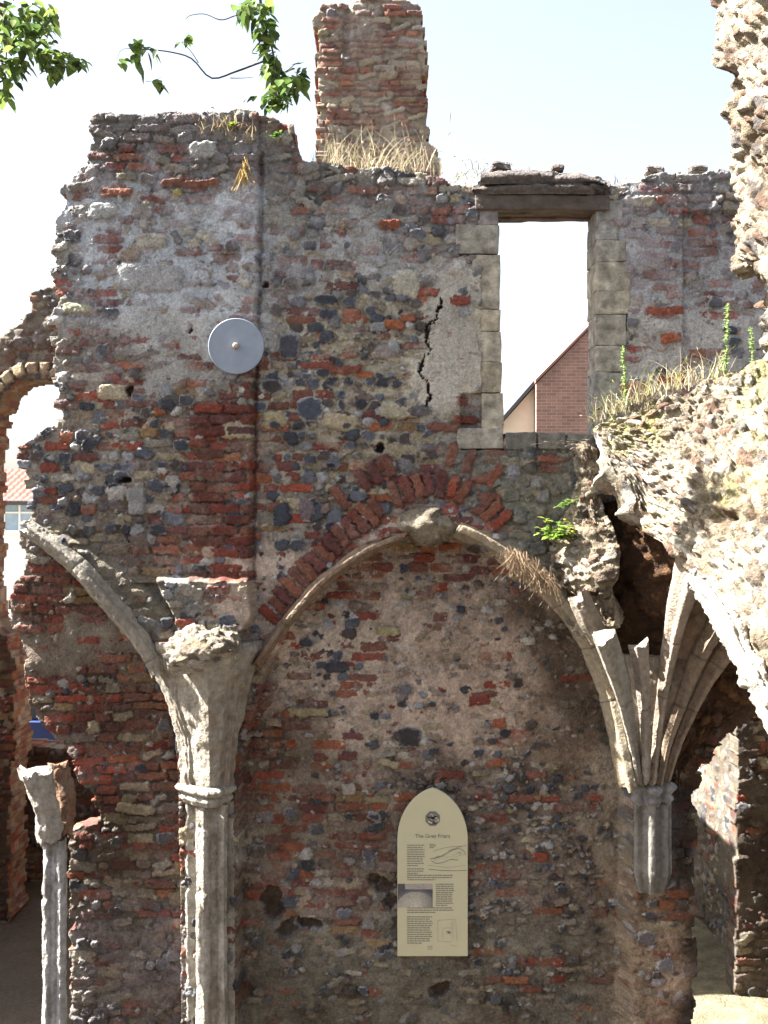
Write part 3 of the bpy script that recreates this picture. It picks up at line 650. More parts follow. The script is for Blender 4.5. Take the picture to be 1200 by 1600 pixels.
def main_extra(stamp, rng, pick):
    k = 1 / PPM
    def S_(px, py, wpx, hpx, kind, col, prot=.03, rot=0, gl=0, **kw):
        p = at(px, py); col = np.array(col) * (.66 if kind == 'b' else .82); stamp(p[0], p[2], wpx * k, hpx * k, kind, col, prot, rot, gl, **kw)
    # relieving arch of brick, set radially
    A1 = [(425, 962), (462, 915), (505, 868), (555, 822), (605, 783), (655, 762), (700, 760), (745, 782), (790, 822)]
    for ring, (off, sp, ln) in enumerate([(0, 17.5, 44), (48, 18.0, 42)]):
        P, L = spline(np.array(A1, float), 400); T = norm(np.gradient(P, axis=0)); Nn = np.stack([T[:, 1], -T[:, 0]], 1)
        if Nn[200, 1] > 0: Nn = -Nn
        s = 0
        while s < L:
            q = int(s / L * 399); p = P[q] + Nn[q] * (off + ln / 2 - 20)
            if ring == 0 or (530 < p[0] < 775):
                ang = math.atan2(-Nn[q][1], Nn[q][0]) + rng.normal() * .04
                if rng.random() < .93:
                    S_(p[0], p[1], ln * rng.uniform(.8, 1.05), 16, 'b', BR[rng.choice([0, 1, 5, 3, 3, 5, 7])] * rng.uniform(1.0, 1.7), rng.uniform(.032, .042), ang, tint=False)
            s += sp * rng.uniform(.95, 1.15)
    # big slabs and marked stones
    for a_ in [(237, 436, 105, 42, 's', (.45, .45, .45)), (162, 332, 46, 26, 's', (.50, .50, .49)), (240, 380, 48, 24, 's', (.50, .47, .40)), (318, 238, 44, 26, 's', (.48, .48, .46)),
               (372, 672, 50, 30, 's', (.52, .44, .31)), (180, 614, 52, 24, 's', (.45, .38, .27)), (532, 660, 56, 26, 's', (.52, .44, .30)), (604, 549, 40, 28, 'p', (.30, .26, .24)),
               (635, 445, 42, 44, 's', (.50, .47, .38)), (185, 770, 36, 26, 'p', (.55, .52, .48)), (216, 782, 28, 46, 's', (.36, .36, .35)), (256, 736, 20, 13, 'p', (.62, .58, .52)),
               (625, 640, 60, 30, 's', (.42, .38, .28)), (205, 1271, 62, 17, 's', (.48, .42, .30)), (95, 502, 26, 14, 'p', (.62, .60, .57)), (125, 484, 48, 16, 's', (.45, .42, .28)),
               (452, 541, 36, 42, 'f', (.07, .07, .09)), (510, 470, 42, 18, 'f', (.06, .065, .09)), (510, 492, 30, 16, 'f', (.05, .055, .08)), (485, 640, 42, 40, 'f', (.07, .08, .11)),
               (425, 605, 34, 24, 'f', (.06, .05, .05)), (442, 802, 28, 34, 'f', (.05, .06, .08)), (480, 797, 26, 34, 'p', (.20, .16, .17)), (430, 655, 34, 26, 's', (.45, .38, .24)),
               (655, 642, 44, 20, 'f', (.10, .09, .10)), (640, 1158, 44, 32, 'f', (.05, .045, .045)), (634, 1082, 24, 18, 'f', (.10, .10, .12)), (752, 1100, 36, 16, 'b', (.32, .08, .06)),
               (525, 1047, 40, 18, 'f', (.07, .07, .08)), (480, 1118, 60, 14, 's', (.44, .38, .22)), (605, 990, 40, 16, 's', (.42, .38, .20)), (830, 1005, 22, 14, 's', (.6, .57, .5)),
               (800, 742, 24, 32, 'p', (.30, .30, .33)), (1040, 486, 58, 14, 'b', (.40, .13, .08)), (1048, 528, 34, 16, 'b', (.45, .14, .07)), (1048, 592, 44, 12, 'b', (.42, .13, .07)),
               (1032, 578, 22, 14, 'f', (.05, .06, .08)), (1142, 516, 20, 14, 'f', (.05, .06, .09)), (1148, 535, 20, 16, 'f', (.07, .08, .1)), (1090, 552, 26, 14, 'b', (.36, .16, .11)),
               (610, 212 + 140, 36, 14, 'b', (.38, .13, .07)), (615, 508, 32, 15, 'b', (.45, .16, .08)), (548, 495, 28, 20, 'b', (.42, .15, .09)), (540, 668 - 90, 52, 14, 'b', (.30, .10, .07)),
               (718, 470, 34, 16, 'b', (.36, .10, .07)), (670, 458, 34, 15, 'b', (.37, .12, .08)), (722, 627, 20, 14, 'b', (.36, .10, .08)), (728, 655, 40, 12, 'b', (.34, .11, .08)),
               (315, 296 - 4, 60, 12, 'b', (.36, .17, .12)), (272, 290, 36, 14, 'b', (.34, .15, .1)), (185, 305, 46, 13, 'b', (.45, .20, .13)), (280, 306, 14, 12, 's', (.45, .38, .14))]:
        S_(*a_, .036, rng.normal() * .05, .7 if a_[4] == 'f' else 0, tint=False)
    # brick quoins beside the seam
    y = 640
    while y < 905:
        x = 400
        for w_ in ((46, 50) if (int(y / 17) % 2) else (24, 48, 30)):
            S_(x - w_ / 2, y, w_ - 2, 14.5, 'b', BR[rng.choice([0, 1, 1, 3, 5, 5, 7])] * rng.uniform(.8, 1.45), rng.uniform(.028, .04), rng.normal() * .015, tint=False) if rng.random() < .74 else None
            x -= w_
        y += 17.2
    # putlog holes and missing stones
    for px, py, w_, h_, d in [(594, 700, 22, 24, .10), (196, 750, 26, 14, .08), (205, 612, 14, 22, .05), (414, 445, 12, 14, .05), (300, 552 - 32, 8, 8, .04)]:
        S_(px, py, w_ * .72, h_ * .75, 'f', (.10, .075, .06), .0, rng.normal() * .2, 0, tint=False, dent=d * .8, force=True)
    for px, py, w_, h_, d in [(450, 1462, 46, 26, .05), (480, 1456, 50, 20, .05), (425, 1432, 34, 30, .04), (602, 1398, 40, 30, .04), (612, 1420, 24, 26, .04), (585, 1385, 26, 18, .03), (690, 1440 + 120, 40, 22, .03), (330 + 90, 1410, 30, 30, .03)]:
        S_(px, py, w_, h_, 'f', (.10, .07, .05), .0, rng.normal() * .4, 0, tint=False, dent=d, force=True)
    # deep crack left of the window
    for q in np.linspace(0, 1, 90):
        px = np.interp(q, [0, .35, .6, 1], [688, 668, 660, 672]); py = 470 + q * 165
        px += 5 * math.sin(q * 17) + 2.5 * math.sin(q * 41 + 1)
        S_(px + rng.normal() * .6, py, 1.9 + 1.3 * math.sin(q * 23), 7, 's', (.13, .105, .08), 0, rng.normal() * .3, 0, tint=False, dent=.012, force=True)
seam = pxpoly([(404, 240), (411, 240), (409, 450), (400, 620), (399, 905), (393, 905), (396, 600), (404, 440)])
def ldg(X, Z): return .05 + 0 * X
DP = [
 (pxpoly([(60, 150), (404, 150), (404, 440), (397, 620), (396, 910), (0, 910), (0, 640)]), .045, 0),
 (rec_c, -.16, 0), (rec_l, -.14, 0),
 (pxpoly([(40, 812), (130, 850), (215, 905), (300, 985), (262, 1035), (225, 985), (165, 925), (100, 868), (50, 835)]), .10, 4),
 (pxpoly([(248, 903), (392, 903), (400, 960), (372, 1000), (290, 990), (268, 940)]), .19, 1),
 (pxpoly([(560, 850), (630, 808), (690, 792), (745, 812), (820, 860), (890, 930), (870, 955), (790, 885), (690, 830), (620, 845)]), .09, 3),
 (seam, -.035, 1),
 (pxpoly([(718, 352), (779, 352), (787, 702), (720, 702), (720, 614), (752, 614), (752, 398), (718, 398)]), -.06, 0), (pxpoly([(750, 312), (779, 312), (779, 352), (750, 352)]), -.06, 0), (pxpoly([(928, 314), (970, 314), (956, 345), (975, 410), (980, 490), (968, 580), (962, 700), (928, 700)]), -.06, 0),
 (pxpoly([(1066, 330), (1330, 330), (1330, 640), (1066, 640)]), -.03, 0),
 (pxpoly([(985, 1240), (1083, 1240), (1083, 1725), (975, 1725)]), .05, 4),
]
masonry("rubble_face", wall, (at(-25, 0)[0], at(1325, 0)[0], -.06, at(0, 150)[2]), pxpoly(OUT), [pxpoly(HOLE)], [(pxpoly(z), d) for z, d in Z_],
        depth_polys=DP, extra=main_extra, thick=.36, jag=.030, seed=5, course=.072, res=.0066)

# seam edge strip: ochre mortar fillet (part of face) omitted; window dressings
def ashlar(name, blocks, parent, seed, depth=.34, fr=-.022):
    mb = MB()
    for i, (xa, ya, xb, yb, c) in enumerate(blocks):
        A = at(xa, ya); B = at(xb, yb); g = .003
        mb.box(((A[0] + B[0]) / 2, fr + depth / 2, (A[2] + B[2]) / 2), (abs(B[0] - A[0]) - g, depth, abs(B[2] - A[2]) - g), c, n=22, bev=.006, amp=.010, cell=.16, seed=seed + i * 3, vary=.8)
    return mb.build(name, M_STONE, parent)
c1, c2, c3, c4 = (.31, .28, .22), (.27, .25, .21), (.30, .265, .195), (.235, .225, .205)
jl = ashlar("window_jamb", [(748, 312, 779, 352, (.22, .20, .19)), (712, 352, 780, 398, c2), (737, 398, 781, 484, c1), (733, 484, 782, 518, c3), (746, 518, 783, 566, c1), (716, 566, 784, 614, c3),
                       (752, 614, 786, 670, c1), (714, 670, 787, 702, c2)], wall, 3)
jr = ashlar("window_jamb", [(930, 314, 972, 345, c4), (930, 345, 966, 376, c4), (930, 376, 978, 410, c2), (930, 410, 985, 455, c1), (930, 455, 984, 492, c1), (930, 492, 978, 540, c2), (930, 540, 975, 582, c2), (930, 582, 973, 640, c4), (930, 640, 970, 700, c4)], wall, 61)
mb = MB()
for i in range(3):
    A = at(742 + i * 3, 307, 0); B = at(950 - i * 4, 330, 0)
    mb.box(((A[0] + B[0]) / 2, -.052 + .125 * i + .055, (A[2] + B[2]) / 2 + .004 * (i % 2)), (B[0] - A[0], .108, .105), (.085 + .008 * i, .066, .055), n=16, bev=.008, amp=.014, cell=.10, seed=i, vary=.6)
mb.build("lintel", M_WOOD, wall)
mb = MB()
for q_, (xa, xb, ya, yb, yc) in enumerate([(740, 952, 289, 286, 304), (752, 862, 272, 270, 288), (858, 944, 276, 284, 290)]):
    fy = -.05 - .012 * q_ % .02
    rough_patch(mb, [[at(xa, ya, .30), at((xa + xb) / 2, ya - 4, .31), at(xb, yb, .30)], [at(xa - 1, ya + 2, fy), at((xa + xb) / 2, ya - 2, fy - .01), at(xb + 1, yb + 2, fy)], [at(xa + 2, yc, fy - .005), at((xa + xb) / 2, yc - 1, fy - .015), at(xb - 2, yc, fy)]],
                100, 44, .04, .009, .09, [(.12, .105, .10), (.10, .085, .08), (.145, .125, .115), (.085, .075, .07)], 6 + q_, moss=0, dirs=(0, -1, 1))
for i, (x, y, s) in enumerate([(782, 264, .09), (872, 264, .06), (1022, 268, .08), (1090, 266, .07)]):
    mb.box(at(x, y, .12), (s * 1.6, s * 1.4, s * .8), (.13, .11, .10), n=8, bev=.02, amp=.02, cell=.06, seed=i + 30, vary=.4)
mb.build("coping_slabs", M_ROCK, wall)
mb = MB()
for i, (xa, xb) in enumerate([(788, 838), (839, 884), (885, 932)]):
    A = at(xa, 676 + i); B = at(xb, 702)
    mb.box(((A[0] + B[0]) / 2, .155, (A[2] + B[2]) / 2), (B[0] - A[0] - .003, .38, A[2] - B[2]), (.13, .125, .11), n=12, bev=.01, amp=.015, cell=.08, seed=i * 9 + 4, vary=.4)
mb.build("window_sill", M_STONE, wall)

# ------------------------------------------------------------------ vault ribs on the wall
mb = MB(); rib(mb, pts(LARCH[:-3] + [(252, 1050)], -.07), .135, .15, joints=(.32, .92), col=(0.240, 0.216, 0.174), seed=2, taper=[.9, .95, 1.05, 1.1, 1.0, .95], amp=.010, stain=.5)
mb.build("arch_rib", M_STONE, wall)
mb = MB()
ca = pts(CARCH, .03)
rib(mb, pts([(400, 1040), (418, 1012), (452, 966), (505, 908), (572, 860), (640, 832)], -.01), .085, .12, joints=(.25, .5, .75), col=(.20, .145, .10), seed=12, amp=.014, stain=.6, stainc=(.16, .08, .05))
mb.build("arch_rib", M_STONE, wall)
mb = MB()
rib(mb, pts([(708, 822), (745, 838), (790, 866), (850, 915), (903, 975), (935, 1040), (952, 1090, -.05), (966, 1150, -.09), (982, 1228, -.12)], -.02), .145, .17, joints=(.20, .40, .56, .74), col=(0.264, 0.222, 0.156), seed=22, amp=.008, stain=.55, stainc=(.24, .16, .09))
mb.build("arch_rib", M_STONE, wall)
# broken boss at the crown
mb = MB()
rough_patch(mb, [[at(628, 806, -.02), at(662, 796, -.05), at(704, 806, -.02)], [at(622, 822, -.08), at(666, 816, -.15), at(716, 824, -.08)], [at(642, 842, -.02), at(676, 846, -.08), at(708, 840, -.02)]],
            40, 26, .10, .035, .07, [(.25, .21, .16), (.20, .165, .125), (.28, .25, .20), (.17, .145, .11)], 8, moss=.0, dirs=(0, -1, 0), stamped=True)
mb.build("keystone_boss", M_ROCK, wall)

# ------------------------------------------------------------------ left springer: lobed conoid on a shaft
PLAN = np.array([(-1, .3), (-1, -.05), (.22, -1.12), (.62, -.95), (1, -.2), (1, .3)])
def plan_r(th, poly=PLAN):
    D = np.stack([-np.cos(th), -np.sin(th)], 1); R = np.full(len(th), 1.0)
    for a_, b_ in zip(poly[:-1], poly[1:]):
        e_ = b_ - a_; den = D[:, 0] * e_[1] - D[:, 1] * e_[0]; den = np.where(abs(den) < 1e-9, 1e-9, den)
        t = (a_[0] * e_[1] - a_[1] * e_[0]) / den; u = (a_[0] * D[:, 1] - a_[1] * D[:, 0]) / den
        ok = (t > 0) & (u >= -1e-6) & (u <= 1 + 1e-6); R = np.where(ok, t, R)
    return R
def conoid(mb, cx, cy, levels, ribs, col, seed, amp=.010, a0=-12, a1=192, ribw=.048, ribd=.07, plan=0., stain=.4, stainc=(.20, .15, .11), n=90):
    th = np.radians(np.linspace(a0, a1, n)); zz = np.array([l[0] for l in levels]); rr = np.array([l[1] for l in levels]); oo = np.array([l[2] for l in levels])
    m = int((zz.max() - zz.min()) / .012); zs = np.linspace(zz[0], zz[-1], m); t = np.linspace(0, 1, m)
    o_ = np.argsort(zz); R = np.interp(zs, zz[o_], rr[o_]); O = np.interp(zs, zz[o_], oo[o_])
    P = np.zeros((m, n, 3)); lob = np.zeros((m, n))
    for d_ in ribs:
        arc = (th[None] - math.radians(d_)) * np.maximum(R, .12)[:, None]
        q_ = np.abs(arc) / ribw
        lob = np.maximum(lob, np.maximum(.62 * np.clip((1.15 - q_) * 5, 0, 1), np.clip(1.2 - (q_ / .42) ** 2, 0, 1)))
    dd = np.minimum(ribd, R * .38)[:, None]
    rad = R[:, None] * ((1 - plan) + plan * plan_r(th))[None] - dd * (1 - lob)
    P[..., 0] = cx + O[:, None] - np.cos(th)[None] * rad; P[..., 1] = cy - np.sin(th)[None] * rad * .92; P[..., 2] = zs[:, None]
    F = P.reshape(-1, 3); nn = np.stack([-np.cos(th), -np.sin(th), 0 * th], 1)[None].repeat(m, 0).reshape(-1, 3)
    F2 = F + nn * (amp * (fbm(F, .14, 4, seed) * 1.5 - 1.2 * np.clip(fbm(F, .07, 2, seed + 3) - .3, 0, 1)))[:, None]
    c = np.tile(np.asarray(col, float), (len(F), 1)) * (1 + .2 * fbm(F, .1, 4, seed + 5))[:, None]
    s_ = np.clip(fbm(F * np.array([1, 1, .35]), .12, 4, seed + 6) * 2.4, 0, 1)[:, None] * stain; c = c * (1 - s_) + np.array(stainc) * s_
    mb.grid(F2.reshape(P.shape), c.reshape(P.shape), flip=zs[0] < zs[-1])
    top = P[-1].mean(0); k = np.arange(n - 1); mb.add(np.vstack([F2.reshape(P.shape)[-1], top]), None, np.stack([k, k + 1, np.full(n - 1, n)], 1), c.mean(0))
zc = lambda y: at(0, y)[2]; xc = lambda x: at(x, 0)[0]
mb = MB()
conoid(mb, xc(326), -.02, [(zc(1228), .19, 0), (zc(1180), .205, 0), (zc(1120), .25, -.01), (zc(1070), .315, -.02), (zc(1030), .39, -.03), (zc(1012), .43, -.03), (zc(1000), .40, -.03)], [4, 24, 150, 178], plan=.85, ribd=.030, ribw=.035, n=220, col=(0.28, 0.25, 0.20), seed=5, amp=.030, stain=.6)
mb.build("springer", M_STONE, wall)
mb = MB()
rough_patch(mb, [[at(272, 985, -.16), at(315, 965, -.16), at(366, 970, -.16)], [at(262, 1010, -.28), at(312, 992, -.34), at(372, 992, -.26)], [at(262, 1040, -.38), at(312, 1028, -.46), at(372, 1022, -.34)]],
            60, 44, .16, .030, .06, [(.36, .34, .29), (.32, .29, .24), (.24, .21, .17), (.40, .38, .34), (.13, .11, .1)], 4, moss=0, dirs=(0, -.5, 1), stamped=True)
mb.build("broken_core", M_ROCK, wall)
mb = MB()
def ringprof(y0, y1, r): return [(r * .86, zc(y1)), (r * .92, zc(y1 - 4)), (r * 1.02, zc(y1 - 8)), (r * .98, zc(y1 - 12)), (r * .90, zc(y1 - 15)), (r * 1.0, zc(y0 + 12)), (r * 1.12, zc(y0 + 8)), (r * 1.15, zc(y0 + 4)), (r * 1.05, zc(y0)), (r * .9, zc(y0 - 3))]
def lobed_lathe(mb, cx, cy, prof, lobes, col, seed, amp=.006, n=80, plan=0., ld=.30):
    """profile swept round a three-lobed plan attached to the wall"""
    th = np.linspace(-.25, math.pi + .25, n); P = np.zeros((len(prof), n, 3))
    lob = np.zeros(n)
    for d_, w_ in lobes: lob = np.maximum(lob, np.clip(1.2 - (np.abs(th - math.radians(d_)) / w_) ** 2, 0, 1))
    for i, (r, h) in enumerate(prof):
        q = r * ((1 - plan) + plan * plan_r(th)) * (1 - ld + ld * lob); P[i] = np.stack([cx - np.cos(th) * q, cy - np.sin(th) * q, np.full(n, h)], 1)
    F = P.reshape(-1, 3); nn = np.stack([-np.cos(th), -np.sin(th), 0 * th], 1)[None].repeat(len(prof), 0).reshape(-1, 3)
    F2 = F + nn * (amp * (1.3 * fbm(F * np.array([1, 1, .5]), .10, 5, seed, .7) - 2.2 * np.clip(fbm(F, .09, 3, seed + 3) - .22, 0, 1)))[:, None]
    c = np.tile(np.asarray(col, float), (len(F), 1)) * (1 + .25 * fbm(F, .1, 4, seed + 5))[:, None]
    s_ = np.clip(fbm(F * np.array([1, 1, .3]), .10, 5, seed + 6, .65) * 3 + .1, 0, 1)[:, None] * .6; c = c * (1 - s_) + c * np.array([.45, .38, .32]) * s_
    mb.grid(F2.reshape(P.shape), c.reshape(P.shape), flip=prof[0][1] < prof[-1][1])
LB = [(18, .16), (62, .30), (118, .20), (165, .28)]; LB2 = [(14, .16), (72, .50), (138, .22), (172, .16)]
lobed_lathe(mb, xc(322), .0, ringprof(1224, 1252, .200), LB, plan=.8, ld=.05, n=140, col=(0.32, 0.30, 0.25), seed=9, amp=.010)
mb.build("capital_ring", M_STONE, wall)
mb = MB()
lobed_lathe(mb, xc(326), .02, [(.185, z_) for z_ in np.arange(-.05, zc(1250), .010)], LB2, plan=.85, ld=.34, col=(0.31, 0.285, 0.24), seed=19, amp=.014, n=200)
mb.build("column_shaft", M_STONE, wall)

# ------------------------------------------------------------------ right springer with free ribs and shafts
RP = [("r2", [(1000, 1228, -.20), (992, 1170, -.26), (982, 1115, -.34), (970, 1062, -.43), (957, 1022, -.50), (944, 985, -.58)], .12, .12, (-.5, -1, 0), (.26, .24, .20), [.40, .50, .70, .95, 1.2, 1.25]),
      ("r3", [(1010, 1228, -.22), (1009, 1170, -.27), (1007, 1115, -.33), (1003, 1060, -.40), (996, 1000, -.48)], .10, .10, (-.1, -1, 0), (.26, .22, .18), [.5, .6, .8, 1, 1.3]),
      ("r4", [(1019, 1228, -.21), (1024, 1170, -.25), (1030, 1115, -.30), (1041, 1040, -.38), (1056, 960, -.50), (1084, 855, -.68)], .105, .10, (.1, -1, -.1), (.26, .21, .16), [.45, .55, .75, 1.1, 1.6, 2.0]),
      ("r5", [(1028, 1228, -.18), (1040, 1165, -.22), (1056, 1110, -.27), (1080, 1040, -.34), (1114, 975, -.44), (1165, 910, -.60)], .10, .09, (.4, -1, -.1), (.22, .165, .115), [.5, .6, .8, 1.1, 1.4, 1.7]),
      ("r6", [(1037, 1228, -.13), (1054, 1165, -.17), (1076, 1110, -.21), (1104, 1050, -.27), (1144, 995, -.36), (1205, 935, -.52)], .11, .09, (.6, -1, 0), (.24, .18, .13), [.45, .6, .8, 1.1, 1.5, 1.9])]
for k_, (nm, L_, wd, dp, ou, cl, tp) in enumerate(RP):
    mb = MB(); rib(mb, pts(L_), wd, dp, out=ou, joints=(.38, .62) if k_ > 1 else (.55,), col=cl, seed=31 + k_ * 5, taper=tp, amp=.007, stain=.3)
    mb.build("vault_rib", M_STONE, wall)
mb = MB(); rib(mb, pts([(938, 1000, -.34), (922, 968, -.40), (902, 925, -.44)]), .14, .13, out=(-.3, -1, 0), col=(0.240, 0.198, 0.150), seed=83, taper=[.9, 1.1, 1.0])
mb.build("broken_rib", M_STONE, wall)
mb = MB()
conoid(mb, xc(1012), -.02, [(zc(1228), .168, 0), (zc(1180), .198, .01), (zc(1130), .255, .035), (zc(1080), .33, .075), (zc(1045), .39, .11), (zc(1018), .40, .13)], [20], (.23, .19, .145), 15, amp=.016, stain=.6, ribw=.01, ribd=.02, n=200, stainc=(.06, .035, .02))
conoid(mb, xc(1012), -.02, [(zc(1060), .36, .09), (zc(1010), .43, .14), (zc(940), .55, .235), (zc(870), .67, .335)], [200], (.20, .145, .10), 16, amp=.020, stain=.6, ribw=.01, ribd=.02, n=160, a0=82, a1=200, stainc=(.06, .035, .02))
mb.build("springer", M_STONE, wall)
mb = MB()
lobed_lathe(mb, xc(1012), -.06, ringprof(1218, 1250, .165), [(30, .4), (90, .4), (150, .4)], (0.252, 0.246, 0.240), 29, amp=.004)
mb.build("capital_ring", M_STONE, wall)
mb = MB()
zs_ = np.arange(zc(1386), zc(1246), .014)
lobed_lathe(mb, xc(1012), -.06, [(.105 + .045 * min(1, (z_ - zs_[0]) / .14), z_) for z_ in zs_], [(35, .2), (85, .24), (130, .18), (165, .2)], (0.204, 0.192, 0.168), 39, amp=.006)
mb.build("column_shaft", M_STONE, wall)
# vault web behind the ribs
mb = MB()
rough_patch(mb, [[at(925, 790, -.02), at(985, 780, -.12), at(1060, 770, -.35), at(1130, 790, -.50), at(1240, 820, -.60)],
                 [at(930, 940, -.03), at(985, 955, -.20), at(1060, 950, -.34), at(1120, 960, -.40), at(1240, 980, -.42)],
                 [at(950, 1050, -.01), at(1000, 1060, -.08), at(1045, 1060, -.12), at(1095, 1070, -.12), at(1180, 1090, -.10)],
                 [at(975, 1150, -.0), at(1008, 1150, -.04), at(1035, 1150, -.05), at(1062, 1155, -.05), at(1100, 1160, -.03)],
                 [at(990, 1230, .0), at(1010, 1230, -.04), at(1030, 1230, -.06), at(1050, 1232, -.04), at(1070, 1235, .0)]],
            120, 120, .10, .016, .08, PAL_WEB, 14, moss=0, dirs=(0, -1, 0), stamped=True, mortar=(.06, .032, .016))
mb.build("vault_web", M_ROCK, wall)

# ------------------------------------------------------------------ broken vault standing out from the wall at the right
vault = thing("vault_fragment", at(1150, 1702, -1.0), "sunlit broken vault of pale flint rubble jutting from the wall above the fluted ribs", "ruin")
mb = MB()
TOP = [(926, 672, -.06), (962, 648, -.12), (1012, 626, -.2), (1078, 600, -.3), (1135, 584, -.4), (1205, 556, -.5), (1290, 545, -.6)]
M1 = [(938, 690, -.22), (985, 690, -.32), (1045, 670, -.45), (1105, 660, -.58), (1160, 650, -.7), (1225, 640, -.85), (1310, 640, -.95)]
M2 = [(944, 712, -.34), (1010, 745, -.50), (1060, 765, -.80), (1115, 775, -1.12), (1170, 790, -1.4), (1235, 800, -1.65), (1325, 820, -1.85)]
BOT = [(950, 728, -.42), (992, 772, -.52), (1012, 828, -.62), (1052, 860, -.92), (1105, 925, -1.35), (1148, 1010, -1.75), (1205, 1095, -2.1), (1300, 1220, -2.4)]
rough_patch(mb, [pts(TOP), pts(M1), pts(M2), pts(BOT)], 300, 260, .22, .040, .085, PAL_CORE, 3, moss=.26, dirs=(0, -1, 1), stamped=True)
mb.build("vault_crown", M_ROCK, vault)
mb = MB()
rough_patch(mb, [[at(895, 700, -.02), at(912, 690, -.08), at(932, 705, -.12)],
                 [at(898, 760, -.06), at(918, 765, -.18), at(942, 785, -.20)],
                 [at(868, 830, -.05), at(912, 840, -.28), at(962, 845, -.30)],
                 [at(860, 880, -.03), at(920, 890, -.40), at(966, 895, -.42)],
                 [at(880, 915, -.03), at(925, 930, -.38), at(955, 925, -.42)],
                 [at(930, 970, -.02), at(945, 980, -.34), at(962, 975, -.40)]],
            110, 190, .16, .035, .075, PAL_CORE, 23, moss=.0, dirs=(-.3, -1, .5), stamped=True)
mb.build("vault_haunch", M_ROCK, vault)
mb = MB(); rib(mb, pts([(1092, 905, -1.28), (1128, 952, -1.55), (1156, 1015, -1.85), (1203, 1098, -2.2), (1262, 1190, -2.45)]), .15, .09, out=(-.6, -1, .3), col=(.34, .31, .26), seed=91, amp=.045, stain=.3)
mb.build("edge_rib", M_ROCK, vault)

tow = thing("wall_stub", at(1240, 1702, -2.2), "tall jagged sunlit rubble wall end cut off by the right edge of the photo", "wall")
mb = MB()
rough_patch(mb, [[at(1128, -60, -2.0), at(1165, -60, -2.3), at(1215, -60, -2.6), at(1290, -60, -2.6)],
                 [at(1124, 60, -2.0), at(1165, 60, -2.3), at(1215, 60, -2.6), at(1290, 60, -2.6)],
                 [at(1136, 180, -2.0), at(1172, 180, -2.3), at(1215, 180, -2.6), at(1290, 180, -2.6)],
                 [at(1146, 300, -2.0), at(1180, 300, -2.3), at(1220, 300, -2.6), at(1290, 300, -2.6)],
                 [at(1146, 375, -2.0), at(1178, 375, -2.35), at(1220, 380, -2.6), at(1290, 380, -2.6)],
                 [at(1148, 412, -2.0), at(1172, 418, -2.3), at(1210, 425, -2.6), at(1290, 440, -2.6)],
                 [at(1196, 450, -2.0), at(1208, 452, -2.2), at(1230, 460, -2.5), at(1290, 480, -2.6)],
                 [at(1204, 560, -2.0), at(1212, 570, -2.2), at(1235, 580, -2.5), at(1290, 600, -2.6)],
                 [at(1222, 900, -2.0), at(1230, 900, -2.2), at(1240, 900, -2.5), at(1290, 900, -2.6)],
                 [at(1240, 1800, -2.0), at(1245, 1800, -2.2), at(1250, 1900, -2.5), at(1290, 2000, -2.6)]],
            90, 560, .35, .045, .10, PAL_CORE + [(.20, .13, .09), (.16, .11, .08)], 43, moss=0, dirs=(-1, -1, 0), stamped=True)
mb.build("rubble_core", M_ROCK, tow)

# ------------------------------------------------------------------ broken half column at the left end
col_ = thing("broken_column", at(78, 1702, -.25), "broken pale half column with a splintered slanting top at the left end of the wall", "column")
mb = MB()
zs_ = np.arange(-.05, at(0, 1312, -.25)[2], .014); kx = at(84, 0, -.25)[0]
lobed_lathe(mb, kx, -.18, [(.098, z_) for z_ in zs_], [(40, .5), (130, .4)], (.30, .29, .28), 49, amp=.016, n=120)
mb.build("shaft", M_STONE, col_)
mb = MB()
rib(mb, pts([(82, 1313, -.20), (78, 1280, -.22), (68, 1235, -.25), (56, 1196, -.28)]), .17, .13, out=(-.15, -1, 0), col=(.30, .275, .24), seed=57, amp=.024, taper=[1.0, 1.0, 1.12, 1.2], stain=.3)
rib(mb, pts([(98, 1300, -.10), (104, 1262, -.10), (100, 1225, -.10), (88, 1185, -.10)]), .14, .07, col=(.16, .09, .055), seed=58, amp=.02)
mb.build("springer", M_STONE, col_)

# ================================================================== things fixed to the wall
disc = thing("metal_disc", at(369, 541, -.10), "round grey galvanised metal disc with a bolt at its centre fixed to the upper wall", "metal disc")
dc = at(369, 541, -.10); mb = MB(); R_ = 43 / PPM
mb.lathe(dc, [(.0005, -.012), (R_ * .5, -.012), (R_ - .004, -.012), (R_, -.009), (R_, .004), (R_ - .003, .007), (.0005, .007)], (.21, .245, .295), 72, axis='y')
mb.build("plate", M_METAL, disc, smooth=False)
mb = MB(); mb.lathe(dc, [(.0005, -.085), (.010, -.084), (.012, -.080), (.012, -.012)], (.55, .5, .45), 16, axis='y')
mb.lathe(dc, [(.0005, -.032), (.021, -.032), (.023, -.029), (.023, -.012)], (.30, .22, .18), 6, axis='y'); mb.lathe(dc, [(.014, .005), (.014, .12)], (.3, .2, .15), 12, axis='y')
mb.build("bolt", M_METAL, disc)

